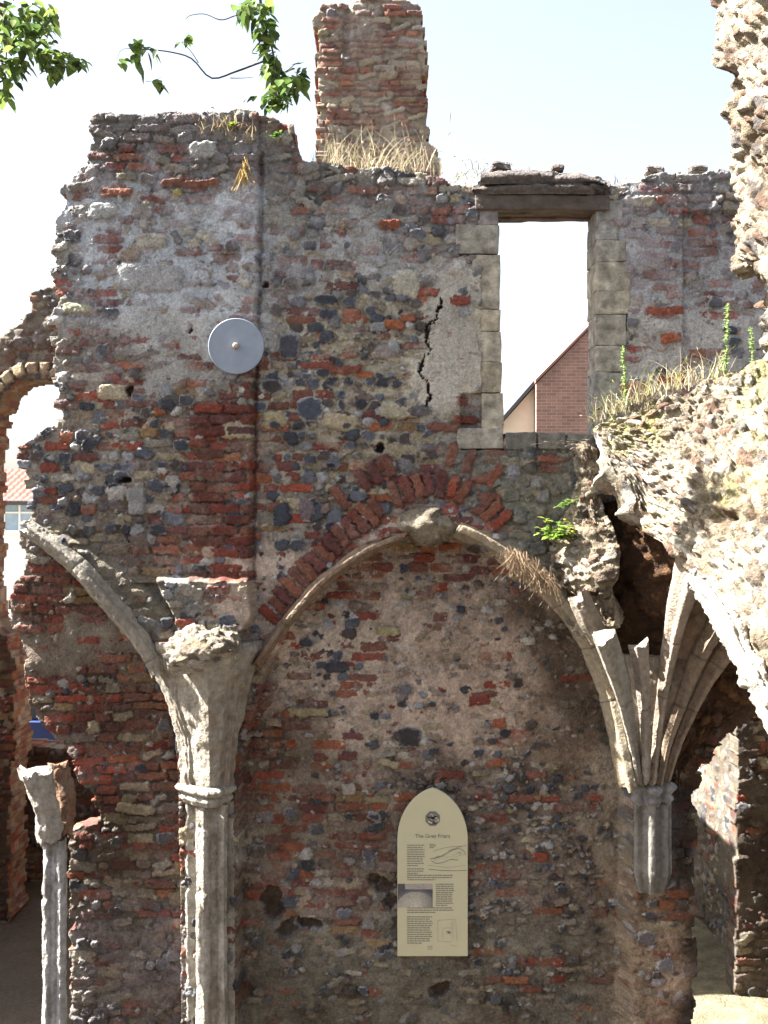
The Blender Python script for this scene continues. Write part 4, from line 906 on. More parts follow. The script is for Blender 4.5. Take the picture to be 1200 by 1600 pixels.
board = thing("information_board", at(676, 1495, .09), "cream information board with a pointed arched top fixed in the central blind arch", "sign")
BY = .08
def bpt(px, py, Y=BY): return at(px, py, Y)
Lf, Rt, Bt, Sp, Ap = 621, 731, 1494, 1312, 1231
prof = [(Lf, Bt), (Rt, Bt), (Rt, Sp)]
for q in np.linspace(0, 1, 14)[1:]: prof.append((Rt - (Rt - 676) * (1 - math.cos(q * math.pi / 2.35)) / (1 - math.cos(math.pi / 2.35)), Sp - (Sp - Ap) * math.sin(q * math.pi / 2.35) / math.sin(math.pi / 2.35)))
for q in np.linspace(1, 0, 14)[1:]: prof.append((Lf + (676 - Lf) * (1 - math.cos(q * math.pi / 2.35)) / (1 - math.cos(math.pi / 2.35)), Sp - (Sp - Ap) * math.sin(q * math.pi / 2.35) / math.sin(math.pi / 2.35)))
CB = (.47, .44, .29)
cen = np.array([bpt(676, 1400)]); F_ = np.array([bpt(*p) for p in prof]); n_ = len(F_)
inn = cen + (F_ - cen) * np.array([.985, 1, .994]); f0 = inn.copy(); f0[:, 1] = BY - .003; Bk = F_.copy(); Bk[:, 1] = BY + .022
k = np.arange(n_); k2 = (k + 1) % n_
V = np.vstack([f0, F_, Bk, [[cen[0, 0], BY - .003, cen[0, 2]], [cen[0, 0], BY + .022, cen[0, 2]]]])
mb = MB(); mb.add(V, np.vstack([np.stack([k, k2, k2 + n_, k + n_], 1), np.stack([k + n_, k2 + n_, k2 + 2 * n_, k + 2 * n_], 1)]), np.vstack([np.stack([k2, k, np.full(n_, 3 * n_)], 1), np.stack([k + 2 * n_, k2 + 2 * n_, np.full(n_, 3 * n_ + 1)], 1)]), CB)
mb.build("panel", M_BOARD, board, smooth=False)
for (x, y) in ((640, 1330), (712, 1330), (640, 1480), (712, 1480)):
    mb = MB(); mb.box(bpt(x, y, BY + .06), (.03, .10, .03), (.2, .18, .15)); mb.build("mounting_block", M_PAINT, board, smooth=False)
rr = random.Random(4)
INK = (.10, .09, .08); YF = BY - .0045
def strip(mb, xa, xb, y, h=1.1, c=INK):
    A = bpt(xa, y, YF); B = bpt(xb, y + h, YF)
    mb.box(((A[0] + B[0]) / 2, YF, (A[2] + B[2]) / 2), (abs(B[0] - A[0]), .001, abs(A[2] - B[2])), c)
def para(mb, xa, xb, ya, yb, lines, c=(.17, .155, .13), h=1.25):
    for q in range(lines):
        y = ya + (yb - ya) * q / max(lines - 1, 1); x = xa; xe = xb - rr.uniform(0, 5) if q < lines - 1 else xa + (xb - xa) * .6
        while x < xe - 1:
            w_ = min(rr.uniform(2.5, 7), xe - x); strip(mb, x, x + w_, y, h, c); x += w_ + .9
mb = MB()
para(mb, 636, 664, 1320, 1352, 10); para(mb, 636, 664, 1357, 1364, 3); para(mb, 636, 710, 1367, 1374, 3)
para(mb, 681, 711, 1381, 1414, 11); para(mb, 636, 710, 1418, 1425, 3); para(mb, 636, 677, 1432, 1473, 13); para(mb, 671, 684, 1319, 1324, 3, h=.9); para(mb, 668, 680, 1478, 1483, 3, (.25, .24, .2), h=.8)
mb.build("text_lines", M_PAINT, board, smooth=False)
def textobj(body, px, py, hpx, name, parent, c=(.16, .15, .13)):
    cu = bpy.data.curves.new("t", 'FONT'); cu.body = body; cu.size = hpx / PPM; cu.align_x = 'CENTER'; cu.extrude = .0004
    to = bpy.data.objects.new("t", cu); COL.objects.link(to); bpy.context.view_layer.update()
    me = bpy.data.meshes.new_from_object(to.evaluated_get(bpy.context.evaluated_depsgraph_get())); bpy.data.objects.remove(to)
    p = bpt(px, py, YF); v = np.array([x.co[:] for x in me.vertices]); W_ = np.stack([v[:, 0], -v[:, 2], v[:, 1]], 1) + p
    tris = []; me.calc_loop_triangles()
    for t_ in me.loop_triangles: tris.append(t_.vertices[:])
    m2 = MB(); m2.add(W_, None, tris, c); return m2.build(name, M_PAINT, parent, smooth=False)
textobj("The Grey Friars", 676, 1309, 8.6, "title_lettering", board)
# round emblem, line drawing, plan and picture
mb = MB(); ec = bpt(676, 1279, YF)
th = np.linspace(0, 2 * math.pi, 9)[:-1] + math.pi / 8; r1 = 12.3 / PPM
ring_ = np.array([[ec[0] + r1 * math.cos(t), YF, ec[2] + r1 * math.sin(t)] for t in th])
mb.add(np.vstack([ring_, ec]), None, [(i, (i + 1) % 8, 8) for i in range(8)], (.13, .12, .11))
for q in range(26):
    a_ = rr.uniform(0, 6.28); r0 = rr.uniform(0, 8.5); p = bpt(676 + r0 * math.cos(a_), 1279 + r0 * math.sin(a_), YF - .001)
    mb.box(p, (rr.uniform(3, 8) / PPM, .001, rr.uniform(1, 2.2) / PPM), (.45, .43, .34) if q % 3 else (.07, .06, .06), R=Matrix.Rotation(rr.uniform(-.6, .6), 3, 'Y'))
mb.build("emblem", M_PAINT, board, smooth=False)
mb = MB()
def line(L_, r=.0016, c=(.20, .18, .16)):
    P_, _ = spline(np.array([bpt(x, y, YF) for x, y in L_]), 20); mb.tube(P_, r, c, 4)
line([(672, 1342), (684, 1340), (696, 1334), (708, 1328), (718, 1326), (726, 1331), (727, 1336)], .0020)
line([(674, 1345), (682, 1349), (694, 1347), (704, 1343), (716, 1344)], .0018)
line([(670, 1358), (690, 1360), (710, 1360.5), (729, 1360)], .0018); line([(700, 1330), (712, 1325), (724, 1322), (729, 1321)], .0012); line([(678, 1330), (690, 1326), (706, 1323), (722, 1322)], .0010)
for q in range(34):
    x = rr.uniform(676, 724); y = 1341 - (x - 676) * .18 + rr.uniform(-3, 5); line([(x, y), (x + rr.uniform(1, 5), y - rr.uniform(-2, 4))], .0007, (.26, .24, .2))
line([(668, 1352), (700, 1355), (728, 1352)], .0007)
mb.build("line_drawing", M_PAINT, board, smooth=False)
mb = MB()
def seg(a_, b_): line([a_, ((a_[0] + b_[0]) / 2, (a_[1] + b_[1]) / 2), b_], .0008, (.34, .32, .26))
for (x, y, X2, Y2) in [(684, 1438, 684, 1470), (684, 1438, 712, 1436), (712, 1436, 714, 1470), (684, 1470, 706, 1472), (692, 1450, 705, 1450), (705, 1440, 705, 1466), (692, 1450, 692, 1468), (698, 1455, 698, 1460), (708, 1437, 708, 1468), (704, 1477, 714, 1479)]: seg((x, y), (X2, Y2))
for q in range(8): line([(699 + rr.uniform(-2, 2), 1456 + rr.uniform(-2, 2)), (702 + rr.uniform(-1, 2), 1457 + rr.uniform(-2, 2)), (704, 1456)], .0012, (.2, .18, .16))
mb.build("plan_drawing", M_PAINT, board, smooth=False)
# printed picture of an arch: coloured grid
nx_, ny_ = 56, 38; P = np.zeros((ny_, nx_, 3)); C_ = np.zeros((ny_, nx_, 3))
for i in range(ny_):
    for j in range(nx_):
        u, v = j / (nx_ - 1), i / (ny_ - 1); P[i, j] = bpt(621.5 + 54.5 * u, 1381 + 37 * v, YF)
        r_ = math.hypot((u - .52) / .62, (v - 1.05) / .78)
        c = np.array((.36, .32, .24)) * (1 - .9 * r_ * .6) + .1 if r_ < 1 else (np.array((.30, .27, .24)) if v < .22 and u > .2 else np.array((.07, .065, .07)))
        if r_ < 1 and u > .6: c = c * (1 - (u - .6) * 1.1)
        if .93 < r_ < 1.06: c = np.array((.10, .10, .11))
        C_[i, j] = np.clip(c * (1 + .25 * rr.uniform(-1, 1)), .02, .7)
mb = MB(); mb.grid(P, C_, flip=True); mb.build("printed_picture", M_BOARD, board)

# ================================================================== structures behind
chim = thing("brick_chimney", at(580, 1402, 4.0), "tall square weathered brick chimney stack rising behind the wall top", "chimney")
cy = 4.0; f = lambda L_: pxpoly(L_, cy)
zb = [(f([(480, -60), (700, -60), (700, 60), (480, 60)]), dict(ta=.5, tc=(.30, .25, .24)))]
masonry("stack", chim, (at(480, 0, cy)[0], at(705, 0, cy)[0], -.05, at(0, -30, cy)[2]),
        f([(496, 1500), (494, 700), (495, 300), (496, 130), (497, 70), (491, 34), (494, 22), (500, 4), (560, -2), (620, -4), (652, 2), (664, 14), (665, 120), (667, 222), (686, 232), (688, 300), (690, 1500)]),
        base=dict(pb=.62, pf=.01, ps=.35, pp=.0, mo=.001, mc=(.34, .29, .22), ta=.45, tc=(.34, .28, .22), smear=.3, dirt=.3), zones=zb, thick=1.15, res=.011, course=.066, jag=.032, seed=33, darts=.05,
        M=Matrix.Translation((0, cy, 0)), depth_polys=[(f([(538, -60), (548, -60), (546, 90), (536, 90)]), -.05, 1)])

aw = thing("arched_wall", at(0, 1440, 3.3), "ruined flint wall at the left edge pierced by a narrow round headed arch", "wall")
ay = 3.3; f = lambda L_: pxpoly(L_, ay)
def arch_extra(stamp, rng, pick):
    P, L = spline(np.array([(-18, 700), (-14, 645), (2, 612), (26, 590), (52, 582), (82, 585), (108, 604)], float), 200); T = norm(np.gradient(P, axis=0))
    kk = (DIST + ay) / DIST / PPM
    for q in range(4, 200, 17):
        Nn = np.array([T[q][1], -T[q][0]]); p = P[q] + Nn * 7; w3 = at(p[0], p[1], ay)
        stamp(w3[0], w3[2], 17 * kk, 19 * kk, 'b', (.42, .33, .20) if q < 140 else (.36, .27, .18), .05, math.atan2(-T[q][1], T[q][0]), tint=False)
masonry("rubble_face", aw, (at(-330, 0, ay)[0], at(135, 0, ay)[0], -.05, at(0, 420, ay)[2]),
        f([(14, 1560), (16, 1300), (24, 1130), (22, 1020), (-18, 960), (-19, 760), (-16, 690), (-10, 648), (4, 618), (28, 596), (52, 589), (80, 592), (102, 606), (120, 640), (125, 700), (134, 700), (134, 440), (90, 440), (66, 446), (42, 462), (44, 490), (30, 505), (4, 520), (-60, 560), (-300, 640), (-320, 1560)]),
        base=dict(skb=.4, tc=(.14, .09, .06), pb=.30, pf=.26, ps=.25, mo=.005, ta=.45, mc=(.26, .23, .18)),
        zones=[(f([(-330, 850), (60, 850), (60, 1600), (-330, 1600)]), dict(pb=.6, pf=.05, ps=.2, ta=.7, tc=(.07, .04, .025), mc=(.08, .055, .035)))],  # lower pier coloured dark to stand for its shade
        thick=.55, res=.014, course=.075, jag=.03, seed=71, extra=arch_extra, M=Matrix.Translation((0, ay, 0)))

# court wall far left, seen between the pier and the half column
lw = thing("low_wall", at(60, 1400, 4.4), "low dark rubble wall glimpsed between the left pier and the broken column", "wall")
ly = 4.6
masonry("rubble_face", lw, (-4.9, -2.7, -.05, 1.7), [(-4.9, -.1), (-2.7, -.1), (-2.7, 1.45), (-3.3, 1.38), (-3.9, 1.5), (-4.9, 1.4)],
        base=dict(pb=.35, pf=.15, ps=.3, ta=.5, tc=(.13, .10, .08), mc=(.18, .15, .12)), thick=.4, res=.016, seed=81, M=Matrix.Translation((0, ly, 0)))
# added sun blocker: unseen wall outside the frame, keeps the yard behind in shade
sw = thing("sun_blocker_left", (-5.3, 1.0, 0), "added unseen rubble wall left of the view that shades the yard behind the arches", "wall")
masonry("rubble_face", sw, (0, 6.5, -.05, 4.6), [(0, -.1), (6.5, -.1), (6.5, 4.2), (4, 4.4), (2, 4.1), (.4, 4.3), (0, 3.6)],
        base=dict(pb=.3, pf=.2, ps=.3), thick=.5, res=.03, seed=91, M=Matrix.Translation((-5.3, .9, 0)) @ Matrix.Rotation(math.radians(90), 4, 'Z'), darts=.3)
# added hidden wall, throws shade on the boundary wall and ground beyond the archway
bw = thing("sun_blocker_inner", (-1, 1.7, 0), "added unseen rubble wall behind the main wall that shades the lower right archway", "wall")
masonry("rubble_face", bw, (-1.9, 0, -.05, 5.0), [(-1.9, -.1), (-.1, -.1), (-.1, 4.62), (-1.2, 4.7), (-1.9, 4.6)],
        base=dict(pb=.3, pf=.2, ps=.3), thick=1.9, res=.03, seed=95, M=Matrix.Translation((0, 1.70, 0)), darts=.3)
ow = thing("sky_blocker_back", (0, -13, 0), "added unseen rubble wall behind the viewpoint that blocks low sky from the main wall", "wall")  # added sky blocker behind the camera, dims the lower main wall
masonry("rubble_face", ow, (-12, 12, -.05, 7), [(-12, -.1), (12, -.1), (12, 6.2), (5, 6.6), (0, 6.0), (-6, 6.6), (-12, 6.2)],
        base=dict(pb=.3, pf=.2, ps=.3), thick=.5, res=.06, seed=97, M=Matrix.Translation((0, -13, 0)) @ Matrix.Rotation(math.pi, 4, 'Z'), darts=.05)
# wall and buttress seen through the lower right arch
rw = thing("boundary_wall", (3.05, 2.6, 0), "rubble wall running back behind the lower right archway, sunlit along its upper part", "wall")
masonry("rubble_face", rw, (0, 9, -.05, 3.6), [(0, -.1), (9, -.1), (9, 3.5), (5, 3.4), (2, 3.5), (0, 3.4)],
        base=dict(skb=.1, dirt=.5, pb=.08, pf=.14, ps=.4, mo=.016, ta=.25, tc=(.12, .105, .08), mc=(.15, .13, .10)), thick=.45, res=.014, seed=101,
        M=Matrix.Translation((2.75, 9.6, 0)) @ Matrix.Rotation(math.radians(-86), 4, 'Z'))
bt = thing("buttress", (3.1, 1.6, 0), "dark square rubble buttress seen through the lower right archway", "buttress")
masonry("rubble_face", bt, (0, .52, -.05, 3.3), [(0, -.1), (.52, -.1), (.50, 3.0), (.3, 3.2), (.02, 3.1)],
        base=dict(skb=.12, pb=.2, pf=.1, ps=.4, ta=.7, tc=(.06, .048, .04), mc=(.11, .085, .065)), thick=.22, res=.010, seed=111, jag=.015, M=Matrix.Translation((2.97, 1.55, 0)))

# ------------------------------------------------------------------ houses
def brick_wall_mat(name, c1_, c2_, mort, s):
    m = bpy.data.materials.new(name); m.use_nodes = True; N = m.node_tree.nodes; L = m.node_tree.links
    b = N['Principled BSDF']; b.inputs['Roughness'].default_value = .9
    tc = N.new('ShaderNodeTexCoord'); mp = N.new('ShaderNodeMapping'); mp.inputs['Rotation'].default_value = (math.radians(90), 0, 0)
    L.new(tc.outputs['Object'], mp.inputs[0]); bk = N.new('ShaderNodeTexBrick'); L.new(mp.outputs[0], bk.inputs['Vector'])
    bk.inputs['Scale'].default_value = 1; bk.inputs['Brick Width'].default_value = .225 * s; bk.inputs['Row Height'].default_value = .075 * s; bk.inputs['Mortar Size'].default_value = .008 * s
    bk.inputs['Color1'].default_value = (*c1_, 1); bk.inputs['Color2'].default_value = (*c2_, 1); bk.inputs['Mortar'].default_value = (*mort, 1)
    n = N.new('ShaderNodeTexNoise'); n.inputs['Scale'].default_value = 3; L.new(tc.outputs['Object'], n.inputs[0])
    mx = N.new('ShaderNodeMixRGB'); mx.blend_type = 'MULTIPLY'; mx.inputs[0].default_value = .5; L.new(bk.outputs[0], mx.inputs[1]); L.new(n.outputs[0], mx.inputs[2]); L.new(mx.outputs[0], b.inputs[0])
    bp = N.new('ShaderNodeBump'); bp.inputs['Distance'].default_value = .01; L.new(bk.outputs['Fac'], bp.inputs['Height']); bp.invert = True; L.new(bp.outputs[0], b.inputs['Normal'])
    return m
M_HB = brick_wall_mat("house_brick", (.40, .215, .17), (.29, .15, .12), (.42, .34, .29), .85)
def prism(mb, poly, y0, y1, c):
    """poly (x,z) extruded in y"""
    P = np.array(poly, float); n = len(P); A = np.stack([P[:, 0], np.full(n, y0), P[:, 1]], 1); B = A.copy(); B[:, 1] = y1
    k = np.arange(n); k2 = (k + 1) % n; ca_, cb_ = A.mean(0), B.mean(0)
    mb.add(np.vstack([A, B, ca_, cb_]), np.stack([k, k + n, k2 + n, k2], 1), np.vstack([np.stack([k, k2, np.full(n, 2 * n)], 1), np.stack([k2 + n, k + n, np.full(n, 2 * n + 1)], 1)]), c)
gh = thing("gable_house", at(900, 1200, 14), "brick house gable with a steep verge seen through the window opening", "house")
Y0 = 14.0; A = at(838, 599, Y0); B = at(925, 510, Y0); sl_ = (B[2] - A[2]) / (B[0] - A[0]); rx = A[0] + 3.6; rz = A[2] + 3.6 * sl_
mb = MB(); prism(mb, [(A[0], 0), (rx + 3.6, 0), (rx + 3.6, A[2]), (rx, rz), (A[0], A[2])], Y0, Y0 + 8, (.36, .14, .1)); mb.build("wall", M_HB, gh, smooth=False)
mb = MB(); A2 = at(786, 660, Y0 + .4); B2 = at(843, 598, Y0 + .4)
prism(mb, [(A2[0], 0), (A[0] + .02, 0), (A[0] + .02, A[2] - .02), (A2[0], A2[2])], Y0 + .35, Y0 + 7.5, (.72, .62, .48)); mb.build("rendered_wall", M_PAINT, gh, smooth=False)
mb = MB()
t_ = .10
prism(mb, [(A2[0] - .25, A2[2] - .25 * sl_), (A[0] + .0, A[2] + .0), (A[0] + .0, A[2] + t_), (A2[0] - .25, A2[2] - .25 * sl_ + t_)], Y0 + .15, Y0 + 7.8, (.06, .06, .07))
prism(mb, [(A[0] - .02, A[2] + .01), (rx, rz + .01), (rx, rz + .07), (A[0] - .02, A[2] + .07)], Y0 - .06, Y0 + 8.1, (.22, .12, .10))
prism(mb, [(rx, rz + .01), (rx + 3.9, A[2] - .3), (rx + 3.9, A[2] - .22), (rx, rz + .07)], Y0 - .06, Y0 + 8.1, (.22, .12, .10))
mb.build("roof", M_PAINT, gh, smooth=False)

hs = thing("tiled_house", at(25, 1000, 26), "white rendered house with a red tiled roof seen through the left arch", "house")
Yh = 26.0; k_ = (DIST + Yh) / DIST / PPM; ex = at(25, 781, Yh); rg = at(25, 727, Yh)
mb = MB(); mb.box((ex[0] - 1, Yh + 3, ex[2] / 2), (12, 6, ex[2]), (.75, .77, .80)); mb.build("wall", M_PAINT, hs, smooth=False)
mb = MB()
xs = np.arange(ex[0] - 7.2, ex[0] + 5.2, .055); rows = 9; vs = np.linspace(0, 1, rows * 6)
P = np.zeros((len(vs), len(xs), 3)); C_ = np.zeros_like(P)
for i, v in enumerate(vs):
    st = (v * rows) % 1
    P[i, :, 0] = xs; P[i, :, 1] = Yh - .35 + 3.4 * v; P[i, :, 2] = ex[2] - .05 + (rg[2] - ex[2] + .05) * v + .035 * np.sin(xs / .22 * 2 * math.pi) * (1) - .05 * st
    C_[i] = np.array((.17, .085, .065)) * (1 + .3 * (ihash(np.floor(xs / .22), np.full(len(xs), int(v * rows)), xs * 0, 3) - .5))[:, None]
mb.grid(P, C_); P2 = P.copy(); P2[:, :, 1] = 2 * (Yh + 3.05) - P[:, :, 1]; mb.grid(P2, C_, flip=True)
mb.build("roof", make_mat("clay_tile", .85, .2, 40, .15, 5), hs)
mb = MB(); mb.box((ex[0] - 1, Yh - .42, ex[2] - .10), (12.2, .14, .12), (.05, .05, .055)); mb.build("gutter", M_PAINT, hs, smooth=False)
wc = at(31, 806, Yh - .02)
mb = MB(); W2, H2 = .95, .95
for dx, dz, sx, sz in ((0, H2 / 2, W2, .07), (0, -H2 / 2, W2, .09), (-W2 / 2, 0, .07, H2), (W2 / 2, 0, .07, H2), (0, 0, .05, H2), (0, .1, W2, .05)):
    mb.box((wc[0] + dx, Yh - .03 - .001 * abs(dx + dz), wc[2] + dz), (sx, .08, sz), (.85, .86, .88))
wf = mb.build("window", M_PAINT, hs, smooth=False)
mb = MB(); mb.box((wc[0], Yh - .012, wc[2]), (W2 - .05, .02, H2 - .05), (.30, .42, .55), G=.9); pn = mb.build("pane", M_METAL, hs, smooth=False)
pn.parent = wf

# ------------------------------------------------------------------ parked car behind the left pier
car = thing("parked_car", at(45, 1180, 9.0), "dark blue parked car glimpsed through the gap beside the left pier", "car")
cx0 = at(45, 0, 9.0)[0]; Yc = 9.0; BL = (.012, .03, .12)
body = [(-2.0, .28), (2.0, .28), (2.05, .55), (1.98, .80), (1.15, .93), (-1.75, .95), (-2.02, .8), (-2.08, .5)]
mb = MB()
prism(mb, [(cx0 + x, z) for x, z in body], Yc, Yc + 1.65, BL)
cab = [(-1.60, .94), (1.05, .92), (.45, 1.38), (.1, 1.44), (-1.0, 1.44), (-1.4, 1.30)]
prism(mb, [(cx0 + x, z) for x, z in cab], Yc + .10, Yc + 1.55, BL)
bo = mb.build("body", M_PAINT, car, smooth=False)
bv = bo.modifiers.new("bevel", 'BEVEL'); bv.width = .05; bv.segments = 3
mb = MB()
for poly in ([(-1.42, .98), (-.40, .98), (-.40, 1.36), (-1.05, 1.36), (-1.3, 1.26)], [(-.32, .98), (.85, .97), (.38, 1.32), (-.05, 1.36), (-.32, 1.36)]):
    prism(mb, [(cx0 + x, z) for x, z in poly], Yc + .085, Yc + .12, (.03, .035, .04)); 
mb.build("side_window", M_METAL, car, smooth=False)
for sx in (-1.3, 1.3):
    for yy in (Yc + .02, Yc + 1.45):
        mb = MB(); c_ = (cx0 + sx, yy, .31); mb.lathe(c_, [(.001, .0), (.19, .0), (.20, .02)], (.45, .45, .47), 24, axis='y'); mb.lathe(c_, [(.20, .0), (.29, -.01), (.31, .03), (.31, .17), (.28, .19), (.001, .19)], (.02, .02, .02), 28, axis='y')
        mb.build("wheel", M_PAINT, car)
for sx in (-2.02, 1.96):
    mb = MB(); mb.box((cx0 + sx, Yc + .16, .68), (.12, .26, .14), (.7, .7, .68) if sx > 0 else (.5, .03, .02), n=4, bev=.02); mb.build("headlight" if sx > 0 else "tail_light", M_PAINT, car)

# ================================================================== plants
def grass(name, spots, label, n, hgt, spread, cols, lean=(0, 0), wid=.004, seed=0, cat="grass", up=1.0, mat=None):
    r = random.Random(seed); mb = MB()
    for q in range(n):
        b = np.array(spots[r.randrange(len(spots))], float) + np.array([r.gauss(0, spread[0]), r.gauss(0, spread[1]), r.gauss(0, spread[2])])
        h = hgt * r.uniform(.35, 1.0); d = np.array([r.gauss(lean[0], .28), r.gauss(lean[1], .25), up * r.uniform(.7, 1.1)])
        t = np.linspace(0, 1, 6)[:, None]; dr = np.array([r.gauss(0, .35), r.gauss(0, .3), -.35 * r.random()])
        P = b + d * h * t + dr * h * t * t
        side = norm(np.array([r.gauss(0, 1), r.gauss(0, .5), 0.])) * wid * (1 - t ** 2 * .85)
        c = np.array(cols[r.randrange(len(cols))]) * r.uniform(.8, 1.2)
        mb.grid(np.stack([P - side, P + side], 1), c)
        if r.random() < .25: mb.tube(np.array([P[-1], P[-1] + (P[-1] - P[-2]) * .5, P[-1] + (P[-1] - P[-2]) * 1.0]), [wid * .6, wid * 1.2, wid * .3], c * .9, 5)
    o = mb.build(name, mat or M_STRAW, origin=spots[0]); return tag(o, label, cat, kind='stuff')
STRAW = [(.44, .37, .25), (.36, .29, .19), (.50, .44, .31), (.28, .22, .15), (.30, .30, .16)]
grass("dry_grass", [at(x, 262 + abs(x - 590) * .06, .18) for x in range(500, 690, 6)], "dry straw coloured grass growing along the wall top below the chimney", 240, .32, (.06, .10, .01), STRAW, wid=.0026, seed=1)
grass("dry_grass", [at(x, y, .12) for x, y in ((700, 285), (715, 280), (735, 277), (750, 272), (800, 266), (960, 288))], "short dry grass on the wall top beside the lintel", 90, .10, (.06, .08, .01), STRAW, lean=(.3, 0), seed=2)
grass("dry_grass", [at(x, y, -.07) for x, y in ((318, 205), (345, 205), (365, 200), (388, 215), (375, 190))], "dry drooping grass on the upper left wall top", 60, .14, (.05, .02, .03), [(.38, .30, .18), (.30, .24, .15)], lean=(.2, -.2), seed=3)
grass("dry_grass", [at(382, 255, -.08), at(380, 265, -.08)], "small hanging tuft of yellow dried stalks near the wall seam", 40, .13, (.008, .01, .02), [(.50, .36, .14), (.44, .30, .12)], up=-1, seed=4)
grass("dry_grass", [at(x, y, d) for x, y, d in ((935, 660, -.1), (960, 645, -.15), (990, 630, -.2), (1020, 618, -.25), (1055, 606, -.3), (1085, 600, -.3), (1110, 592, -.35))], "dry grass fringing the top of the broken vault", 240, .26, (.05, .08, .01), STRAW + [(.35, .38, .12)], wid=.003, seed=5)
grass("dry_grass", [at(x, y, -.20) for x, y in ((800, 862), (815, 872), (830, 882), (845, 895), (855, 905))], "brown withered stalks hanging over the right side of the central arch", 420, .15, (.035, .02, .025), [(.26, .18, .11), (.20, .13, .08), (.33, .24, .15)], lean=(.15, -.25), up=-.9, wid=.0020, seed=6)
grass("dry_grass", [at(905, 695, -.12), at(880, 698, -.08), at(915, 688, -.12)], "few wiry dead stems trailing over the window sill end", 26, .24, (.03, .02, .02), [(.50, .42, .30)], lean=(-.7, -.2), up=.15, wid=.0025, seed=7)

def leaf(mb, b, d, L, w_, c, bend=.25):
    d = norm(np.asarray(d, float)); up = np.array([0, 0, 1.]); s = norm(np.cross(d, up) + 1e-3); nrm = np.cross(s, d)
    t = np.array([0, .18, .45, .75, 1.0]); ww = np.array([.05, .75, 1.0, .6, .03]) * w_ / 2
    mid = b + d * L * t[:, None] - up * bend * L * (t ** 2)[:, None]
    mb.grid(np.stack([mid - s * ww[:, None] + nrm * ww[:, None] * .35, mid, mid + s * ww[:, None] + nrm * ww[:, None] * .35], 1), c)
def spike(px, py0, py1, Y, label, seed, sc=1.0):
    r = random.Random(seed); a_ = at(px, py0, Y); b_ = at(px + r.uniform(-4, 4), py1, Y)
    root = thing("spike_plant", a_, label, "plant", "green spikes on the vault")
    P, L = spline(np.array([a_, (a_ + b_) / 2 + np.array([.01, 0, 0]), b_]), 14); mb = MB(); mb.tube(P, np.linspace(.006, .003, 14), (.22, .30, .08), 6); mb.build("stem", M_LEAF, root)
    mb = MB()
    for q in range(int(L / .004)):
        t = r.random() ** .8; p = P[0] * (1 - t) + P[-1] * t; an = r.uniform(0, 6.28)
        leaf(mb, p, (math.cos(an), math.sin(an), r.uniform(.1, .8)), r.uniform(.02, .045) * (1.15 - .5 * t) * sc, .012 * sc, np.array((.30, .42, .14)) * r.uniform(.8, 1.3))
    mb.build("leaves", M_LEAF, root)
spike(976, 632, 540, -.16, "slim green spike plant, the leftmost on the broken vault beside the window", 1)
spike(1133, 584, 474, -.42, "tallest green spike plant near the top of the broken vault", 2, 1.1)
spike(1175, 570, 512, -.46, "short green spike plant nearest the right edge of the vault top", 3)
def bush(name, px, py, Y, n, rad, label, cols, seed, L=.06, flowers=0):
    r = random.Random(seed); c0 = at(px, py, Y); root = thing(name, c0, label, "plant"); mb = MB(); ms = MB()
    for q in range(n // 7):
        an = r.uniform(0, 6.28); el = r.uniform(-.1, 1.2); d = np.array([math.cos(an) * math.cos(el), -abs(math.sin(an)) * math.cos(el), math.sin(el)])
        e_ = c0 + d * rad * r.uniform(.5, 1.1); P = np.array([c0, (c0 + e_) / 2 + np.array([0, 0, .01]), e_]); ms.tube(P, [.003, .0025, .0015], (.2, .25, .08), 5)
        for k in range(7):
            t = r.uniform(.3, 1); p = c0 * (1 - t) + e_ * t; a2 = r.uniform(0, 6.28)
            leaf(mb, p, (math.cos(a2), math.sin(a2), r.uniform(-.2, .6)), L * r.uniform(.5, 1.1), L * .5, np.array(cols[r.randrange(len(cols))]) * r.uniform(.75, 1.25))
        if q < flowers: mf = MB(); mf.lathe(e_, [(.001, .0), (.010, .003), (.011, .008), (.001, .01)], (.75, .55, .03), 7); mf.build("flower", M_LEAF, root)
    ms.build("stems", M_LEAF, root); mb.build("leaves", M_LEAF, root)
bush("leafy_plant", 868, 842, -.22, 150, .16, "leafy yellow green plant with small yellow flowers growing beside the vault haunch", [(.22, .34, .05), (.30, .42, .08), (.14, .25, .04)], 1, .06, 4)
bush("leafy_plant", 884, 792, -.16, 40, .11, "small upright green sprig above the flowering plant", [(.16, .28, .05), (.22, .34, .08)], 2, .04)
bush("leafy_plant", 432, 214, -.08, 40, .05, "tiny green weed at the right end of the upper left wall top", [(.10, .2, .04)], 3, .04)
bush("leafy_plant", 362, 198, -.06, 36, .05, "tiny yellow green weed near the middle of the upper left wall top", [(.25, .32, .05)], 4, .035)

# overhanging tree
tree = thing("tree", (-5.6, -1.3, 0), "tree whose thin leafy branches hang into the top left of the view", "tree")
YT = -1.0
mb = MB(); P, _ = spline(np.array([(-5.6, -1.3, -.1), (-5.55, -1.3, 2.5), (-5.4, -1.25, 5), (-5.0, -1.2, 7.2), (-4.2, -1.1, 8.3)]), 60); mb.tube(P, np.linspace(.20, .09, 60), (.12, .09, .065), 14, amp=.03); mb.build("trunk", M_BARK, tree)
mb = MB(); P, _ = spline(np.array([(-4.3, -1.1, 8.25), (-3.2, -1.0, 8.3), (-2.0, -1.0, 8.1), (-1.0, -1.0, 7.7), (-.86, -1.0, 7.35)]), 50); mb.tube(P, np.linspace(.07, .012, 50), (.12, .09, .065), 9)
P, _ = spline(np.array([(-4.4, -1.1, 8.2), (-3.7, -1.0, 7.9), (-3.1, -1.0, 7.5), at(10, 10, YT)]), 40); mb.tube(P, np.linspace(.05, .012, 40), (.12, .09, .065), 8); mb.build("limb", M_BARK, tree)
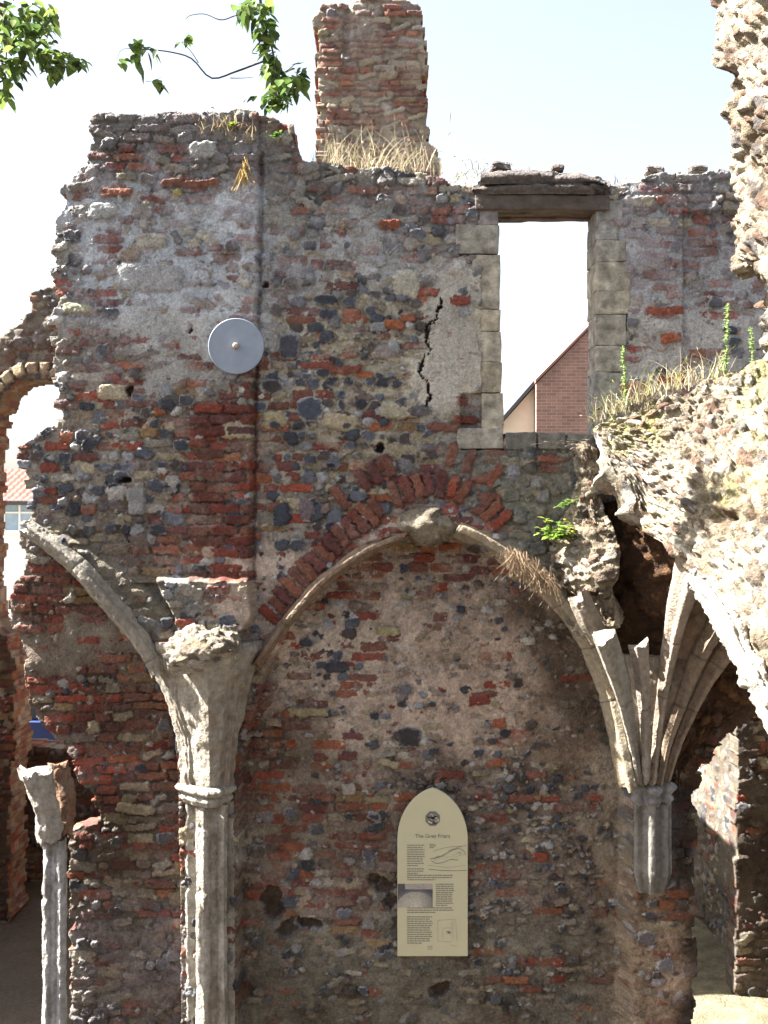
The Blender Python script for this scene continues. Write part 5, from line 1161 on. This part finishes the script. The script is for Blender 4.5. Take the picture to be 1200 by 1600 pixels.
GR = [(.07, .12, .03), (.11, .18, .04), (.045, .075, .02), (.14, .21, .05), (.16, .21, .05)]
def branch_part(curves, leafspots, nleaf, seed, stray):
    r = random.Random(seed); mb = MB()
    for L_, r0 in curves:
        P, _ = spline(np.array([at(x, y, YT + r.uniform(-.06, .06)) for x, y in L_]), 24); mb.tube(P, np.linspace(r0, r0 * .45, 24), (.055, .045, .045), 6)
    mb.build("branch", M_BARK, tree); mb = MB()
    for (x, y, rx_, ry_, n) in leafspots:
        for q in range(int(n * 1.45)):
            an = r.uniform(0, 6.28); ra = math.sqrt(r.random()); p = at(x + rx_ * ra * math.cos(an), y + ry_ * ra * math.sin(an), YT + r.uniform(-.28, .28) * min(1, rx_ / 40))
            d = np.array([r.gauss(0, 1), r.gauss(0, .9), r.gauss(-.7, .5)])
            leaf(mb, p, d, r.uniform(.045, .10), r.uniform(.036, .066), np.array(GR[r.randrange(5)]) * r.uniform(.8, 1.2), bend=r.uniform(0, .4))
    mb.build("foliage", M_LEAF, tree)
branch_part([([(-30, -20), (5, 25), (30, 60), (60, 85), (100, 98), (128, 104)], .010), ([(5, 25), (10, 70), (8, 110), (4, 145)], .006), ([(30, 60), (60, 50), (82, 28)], .005), ([(60, 85), (85, 108), (90, 122)], .004), ([(20, 0), (35, -12), (55, -30)], .006)],
            [(20, 50, 34, 34, 60), (55, 62, 34, 26, 55), (70, 22, 24, 18, 26), (10, 110, 22, 26, 26), (6, 145, 9, 12, 9), (90, 92, 26, 14, 26), (122, 100, 9, 10, 9), (86, 112, 12, 10, 8), (30, 100, 20, 14, 14), (5, 20, 20, 20, 14), (40, 15, 16, 14, 10)], 0, 5, 0)
branch_part([([(402, -40), (408, 10), (412, 45), (425, 75), (430, 110), (436, 150)], .010), ([(408, 45), (418, 52), (402, 70), (394, 82), (402, 84)], .006), ([(428, 90), (400, 100), (368, 112), (330, 122), (300, 92), (270, 82), (240, 78), (210, 76)], .007),
             ([(366, 25), (345, 31), (320, 22), (298, 24), (290, 30)], .004), ([(310, 98), (298, 80), (284, 66)], .003), ([(284, 66), (300, 62), (292, 50)], .002), ([(405, 12), (385, 20), (366, 25)], .006), ([(430, 115), (446, 112), (462, 100), (474, 98)], .004), ([(360, 122), (378, 122), (395, 121)], .003), ([(228, 127), (242, 126), (252, 120)], .002), ([(210, 76), (190, 78), (182, 95)], .002), ([(430, 110), (450, 128), (430, 150)], .004)],
            [(402, 18, 22, 20, 36), (415, 45, 16, 18, 22), (378, 18, 16, 12, 10), (422, 88, 12, 24, 24), (428, 110, 10, 12, 10), (445, 135, 22, 18, 24), (428, 158, 16, 13, 20), (470, 118, 10, 22, 16), (450, 150, 12, 12, 9), (218, 68, 12, 9, 8), (238, 76, 14, 5, 5), (216, 94, 5, 10, 4), (190, 92, 7, 12, 3), (250, 128, 6, 10, 6), (290, 58, 10, 9, 4), (400, 152, 3, 6, 2)], 0, 9, 0)
